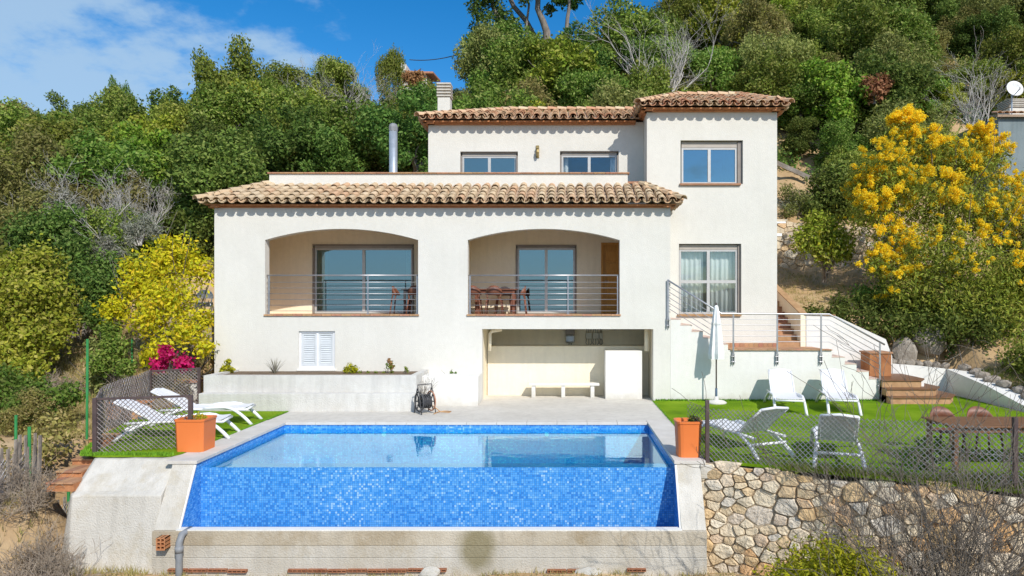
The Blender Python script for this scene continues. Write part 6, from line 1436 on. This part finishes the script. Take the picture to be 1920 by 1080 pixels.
leafy('shrub', 'rounded dark bush at the top of the bank left of the mimosa', 'shrub', (X(1590, 29), 30.5, 6.0), [(0, 0, 1.6, 1.0), (.6, 0, .9, .9), (-.5, .1, 1.0, .8), (.2, .1, 2.4, .7)], 'dark', 5200, .17, .09, 975, stems=5, sr=.05, shell=.3)
leafy('shrub', 'grey lavender like shrub on the bare bank beside the tower', 'shrub', (X(1485, 30.5), 30.6, 6.3), [(0, 0, .5, .6), (.7, 0, .4, .5), (-.5, .1, .6, .5), (.3, .3, 1.0, .5)], 'grey', 3400, .17, .03, 976, stems=5, sr=.03, shell=.2)
leafy('shrub', 'feathery pale green shrub by the left end of the parapet', 'shrub', (X(455, 28), 28, 3.6), [(0, 0, 1.6, 1.0), (.9, 0, 1.2, .9), (-.9, 0, 1.3, .9), (.3, .1, 2.4, .7), (1.3, .1, 2.0, .6), (-.4, 0, .5, .9)], 'olive', 8500, .17, .04, 977, stems=6, sr=.04, shell=.3)
for i, (px_, py, d, lab) in enumerate(((20, 205, 52, 'orange brown dying treetop at far left below the skyline'), (1640, 160, 34, 'rust coloured dead foliage patch in the wood above the mimosa'), (775, 145, 49, 'reddish brown leafed bush beneath the hilltop house'))):
    leafy('dying_bush', lab, 'bush', (X(px_, d), d, Z(py, d) - .8), [(0, 0, .6, .6), (.4, 0, .9, .45), (-.4, -.1, .8, .4)], 'rust', 1500, .2, .1, 980 + i, stems=3, sr=.04, shell=.3)
# weeds and dry grass
def tufts(name, m, area, n, h, seed, zf_):
    r = random.Random(seed); mb = MB()
    for i in range(n):
        x, y_ = area(r); z_ = zf_(x, y_)
        for k in range(3):
            d = Vector((r.gauss(0, 1), r.gauss(0, 1), 0)).normalized() * .008; l = Vector((r.gauss(0, .4), r.gauss(0, .4), 1)) * h * r.uniform(.4, 1.2); p = Vector((x + r.gauss(0, .03), y_ + r.gauss(0, .03), z_ - .01)); mb.add([p - d, p + d, p + l], [(0, 1, 2)])
    return obj(name, mb, LM[m], None, kind='stuff')
def along(a, b, w_):
    def f(r): t = r.random(); return (a[0] + (b[0] - a[0]) * t + r.gauss(0, w_), a[1] + (b[1] - a[1]) * t + r.gauss(0, w_))
    return f
tufts('weeds', 'grass', along((3.6, 11.5), (9, 9.1), .10), 1500, .14, 1, lambda x, y_: .0)
tufts('weeds', 'grass', along((6.0, 10.6), (9, 9.5), .16), 1500, .20, 2, lambda x, y_: .0)
tufts('dry_grass', 'straw', lambda r: (r.uniform(-9, 4), r.uniform(9.6, 11.25)), 6500, .10, 3, ground_z)
tufts('dry_grass', 'straw', lambda r: (r.uniform(-10.5, -7), r.uniform(8, 12)), 2500, .16, 4, ground_z)
tufts('dry_grass', 'straw', lambda r: (r.uniform(-15, -10.5), r.uniform(15, 21)), 5000, .16, 5, ground_z)
tufts('weeds', 'grass', lambda r: (r.uniform(11.9, 14), r.uniform(12, 20)), 3500, .14, 6, ground_z)
tufts('dry_grass', 'straw', lambda r: (r.uniform(7.5, 14), r.uniform(22, 28)), 3500, .12, 7, ground_z)
for i in range(26):
    px_ = rng.uniform(340, 1320); d = rng.uniform(10.8, 11.2); x = X(px_, d); s = rng.uniform(.03, .09)
    o = bpy.data.objects.new('pebble', RK[i % 5]); COL.objects.link(o); o.location = (x, d, ground_z(x, d) + s * .2); o.scale = (s * 1.3, s, s * .8); tag(o, 'small loose stone on the dry ground under the pool beam', 'stone', 'loose stones under the pool beam')
for px_, w_, lab in ((805, 50, 'white lump of spilled concrete at the foot of the pool beam, left of the stain'), (1105, 62, 'white lump of spilled concrete at the foot of the pool beam, right of the stain')):
    o = bpy.data.objects.new('concrete_lump', rock_mesh(px_, 'conc')); COL.objects.link(o); o.location = (X(px_, 11.2), 11.26, bz1 - .07); o.scale = (w_ * 11.2 / FPX / 2, .1, .12); tag(o, lab, 'concrete lump')

# ------------------------------------------------------------------ neighbours
nd = 29.0; nx0 = X(1872, nd)
nh = thing('neighbour_house', 'grey rendered house with tiled roof edge at the right edge', 'house', (nx0 + 3, nd, 3))
nzt = Z(219, nd)
obj('wall', MB().box(nx0, nx0 + 6, nd, nd + 7, 2, nzt), 'greyhouse_shade', nh)
nrf = obj('roof', MB().slab([(nx0 - .15, nd - .2, nzt + .05), (nx0 + 6.2, nd - .2, nzt + .05), (nx0 + 6.2, nd + 3, nzt + .9), (nx0 + 1.5, nd + 3, nzt + .9)], .1), 'mortar', nh)
for i in range(20): put('tile', TILE['rooftile2'], nrf, Matrix.Translation((nx0 - .1 + .3 * i, nd - .25, nzt + .08)) @ Matrix.Rotation(.27, 4, 'X'))
chimney(nh, X(1899, nd + 1), nd + 1, Z(222, nd + 1), Z(190, nd + 1), .75, 'wall')
sd_ = thing('satellite_dish', 'white satellite dish on a mast above the chimney at the right edge', 'satellite dish', (X(1897, nd + .4), nd + .4, Z(192, nd)))
obj('mast', MB().tube([(0, 0, -.5), (0, 0, .45)], .03, 8), 'galv', sd_, local=True)
dm = MB().lathe([(.02, .0), (.15, .02), (.27, .07), (.35, .13), (.36, .14), (.27, .085), (.15, .035), (.02, .015)], 24, capb=True, capt=True)
rot = Matrix.Rotation(R(75), 3, 'X') @ Matrix.Rotation(0, 3, 'Y'); dm.v = [tuple(rot @ Vector(v) + Vector((0, -.08, .62))) for v in dm.v]; obj('dish', dm, 'canvas', sd_, smooth=True, local=True)
obj('arm', MB().tube([(0, -.1, .35), (.02, -.5, .55), (.02, -.5, .62)], .018, 6), 'dark', sd_, local=True)
hd_ = 56; fh = thing('hilltop_house', 'small white house with tiled roof half hidden by trees on the ridge', 'house', (X(785, hd_), hd_, Z(150, hd_)))
hx0, hx1 = X(748, hd_), X(800, hd_)
obj('wall', MB().box(hx0, hx1, hd_, hd_ + 4, Z(190, hd_), Z(136, hd_)), 'wall', fh)
obj('gable', MB().prismy([(hx0, Z(136, hd_) + .002), (X(762, hd_), Z(136, hd_) + .002), (X(762, hd_), Z(121, hd_)), (hx0 + .1, Z(114, hd_))], hd_ - .05, hd_ + 3), 'wall', fh)
obj('roof', MB().slab([(X(762, hd_), hd_ - .4, Z(136, hd_)), (hx1 + .6, hd_ - .4, Z(137, hd_)), (hx1 + .6, hd_ + 3, Z(128, hd_)), (X(762, hd_), hd_ + 3, Z(129, hd_))], .15), 'terracotta', fh)
obj('window', MB().box(X(782, hd_), X(792, hd_), hd_ - .04, hd_ + .05, Z(160, hd_), Z(145, hd_)), 'bronze', fh)
pw = [(X(768, 55) + (X(885, 50) - X(768, 55)) * t, 55 - 5 * t, Z(112, 55) + (Z(93, 50) - Z(112, 55)) * t - .5 * 4 * t * (1 - t) * .6) for t in [i / 12 for i in range(13)]]
tag(obj('power_line', MB().tube(pw, .035, 5), 'dark', None), 'thin dark overhead cable crossing the blue sky from the hilltop house', 'cable')
print('trees', ntree, 'stones', ns, 'tris', sum(len(m.loop_triangles) if m.loop_triangles else len(m.polygons) * 2 for m in bpy.data.meshes))

for i, (px_, py, d, r_, lab) in enumerate(((190, 470, 22.5, .55, 'silvery grey thicket of fine twigs at the middle left'), (262, 425, 23.5, .5, 'smaller silvery twiggy bush above the yellow tree'), (110, 380, 24, .55, 'pale grey bush among green trees at the far left'), (235, 345, 27, .7, 'dull grey feathery bush left of the roof corner'))):
    leafy('grey_bush', lab, 'bush', (X(px_, d), d, Z(py, d) - r_), [(0, 0, r_ * .9, r_ * .8), (r_ * .9, .1, r_ * .7, r_ * .6), (-r_ * .9, 0, r_ * .8, r_ * .6), (.2, 0, r_ * 1.5, r_ * .5), (-.3, -.1, 0, r_ * .7)], 'grey', 2600, .16, .022, 990 + i, stems=10, sr=.025, tm='palebark', shell=.05)

for i, (px_, py, d, r_, lab) in enumerate(((250, 690, 18.2, .35, 'low dry bush at the foot of the dirt bank left of the yellow tree'), (120, 700, 18.6, .4, 'low tangle of dry scrub on the dirt slope at the left'), (60, 640, 20.0, .45, 'dry pale scrub under the green bush at the left edge'))):
    bare_tree('dry_bush', lab, 'bush', (X(px_, d), d, ground_z(X(px_, d), d) - .05), 1.1, 1000 + i, m='drytwig', nst=12, spread=.6, depth=4, r0=.012, lean=.8, nch=4, bend=.4, up=.2)
tufts('dry_grass', 'straw', lambda r: (r.uniform(-17, -10.5), r.uniform(17, 23)), 7000, .2, 15, ground_z)

def bush_px(name, label, spots, m, n, ln, wd, seed, cat='bush', **kw):
    cx_ = sum(p[0] for p in spots) / len(spots); d0 = spots[0][2]; o = (X(cx_, d0), d0, ground_z(X(cx_, d0), d0) - .2)
    return leafy(name, label, cat, o, [(X(a, d) - o[0], d - o[1], Z(b, d) - o[2], r_ * d / FPX) for a, b, d, r_ in spots], m, n, ln, wd, seed, shell=.3, **kw)
bush_px('shrub', 'big bright green bush spreading down the left edge of the picture', [(20, 520, 19.5, 50), (70, 500, 20, 46), (100, 560, 19.6, 42), (30, 590, 19, 56), (80, 630, 18.8, 46), (15, 660, 18.4, 48), (-30, 560, 19, 60), (120, 600, 19.4, 28), (50, 550, 18.8, 44), (60, 690, 18.2, 30)], 'bright', 15000, .12, .07, 1101, stems=7, sr=.06)
bush_px('shrub', 'dark green thicket between the left edge and the yellow tree', [(150, 520, 21.5, 40), (190, 545, 21, 34), (140, 470, 22, 36), (170, 590, 20.4, 26), (205, 500, 21.8, 30), (60, 440, 22.5, 44), (120, 420, 23, 40)], 'dark', 11000, .12, .065, 1102, stems=7, sr=.06)
bush_px('shrub', 'green shrub on the slope under the yellow tree', [(215, 650, 18.6, 26), (190, 680, 18.2, 24), (235, 690, 18, 18), (205, 620, 18.9, 20)], 'oak', 3600, .09, .045, 1103, stems=5, sr=.03)
bush_px('shrub', 'low dark green growth beside the garden fence', [(30, 770, 15.5, 40), (90, 760, 15.8, 34), (130, 740, 16.2, 26), (0, 720, 16.5, 40), (60, 730, 16.3, 30)], 'oak', 5000, .10, .05, 1104, stems=6, sr=.03)
bush_px('shrub', 'dark bush on the bank above the lemon tree', [(1545, 345, 30.5, 30), (1575, 380, 30, 30), (1520, 395, 29.6, 20), (1590, 330, 31, 28)], 'dark', 5200, .14, .07, 1105, stems=5, sr=.05)
bush_px('shrub', 'grey green scrub on the bank right beside the tower', [(1475, 360, 30.5, 18), (1500, 375, 30.2, 22), (1480, 395, 29.8, 16)], 'olive', 2000, .12, .04, 1106, stems=5, sr=.03)

bush_px('shrub', 'dark shady undergrowth filling the bank below the mimosa', [(1660, 560, 23, 34), (1710, 590, 22.6, 36), (1770, 600, 22.4, 38), (1830, 620, 22, 40), (1890, 640, 21.5, 40), (1800, 660, 21.6, 26), (1870, 690, 20.5, 28), (1620, 560, 23.6, 26), (1930, 690, 20, 34)], 'dark', 13000, .12, .06, 1107, stems=8, sr=.04)
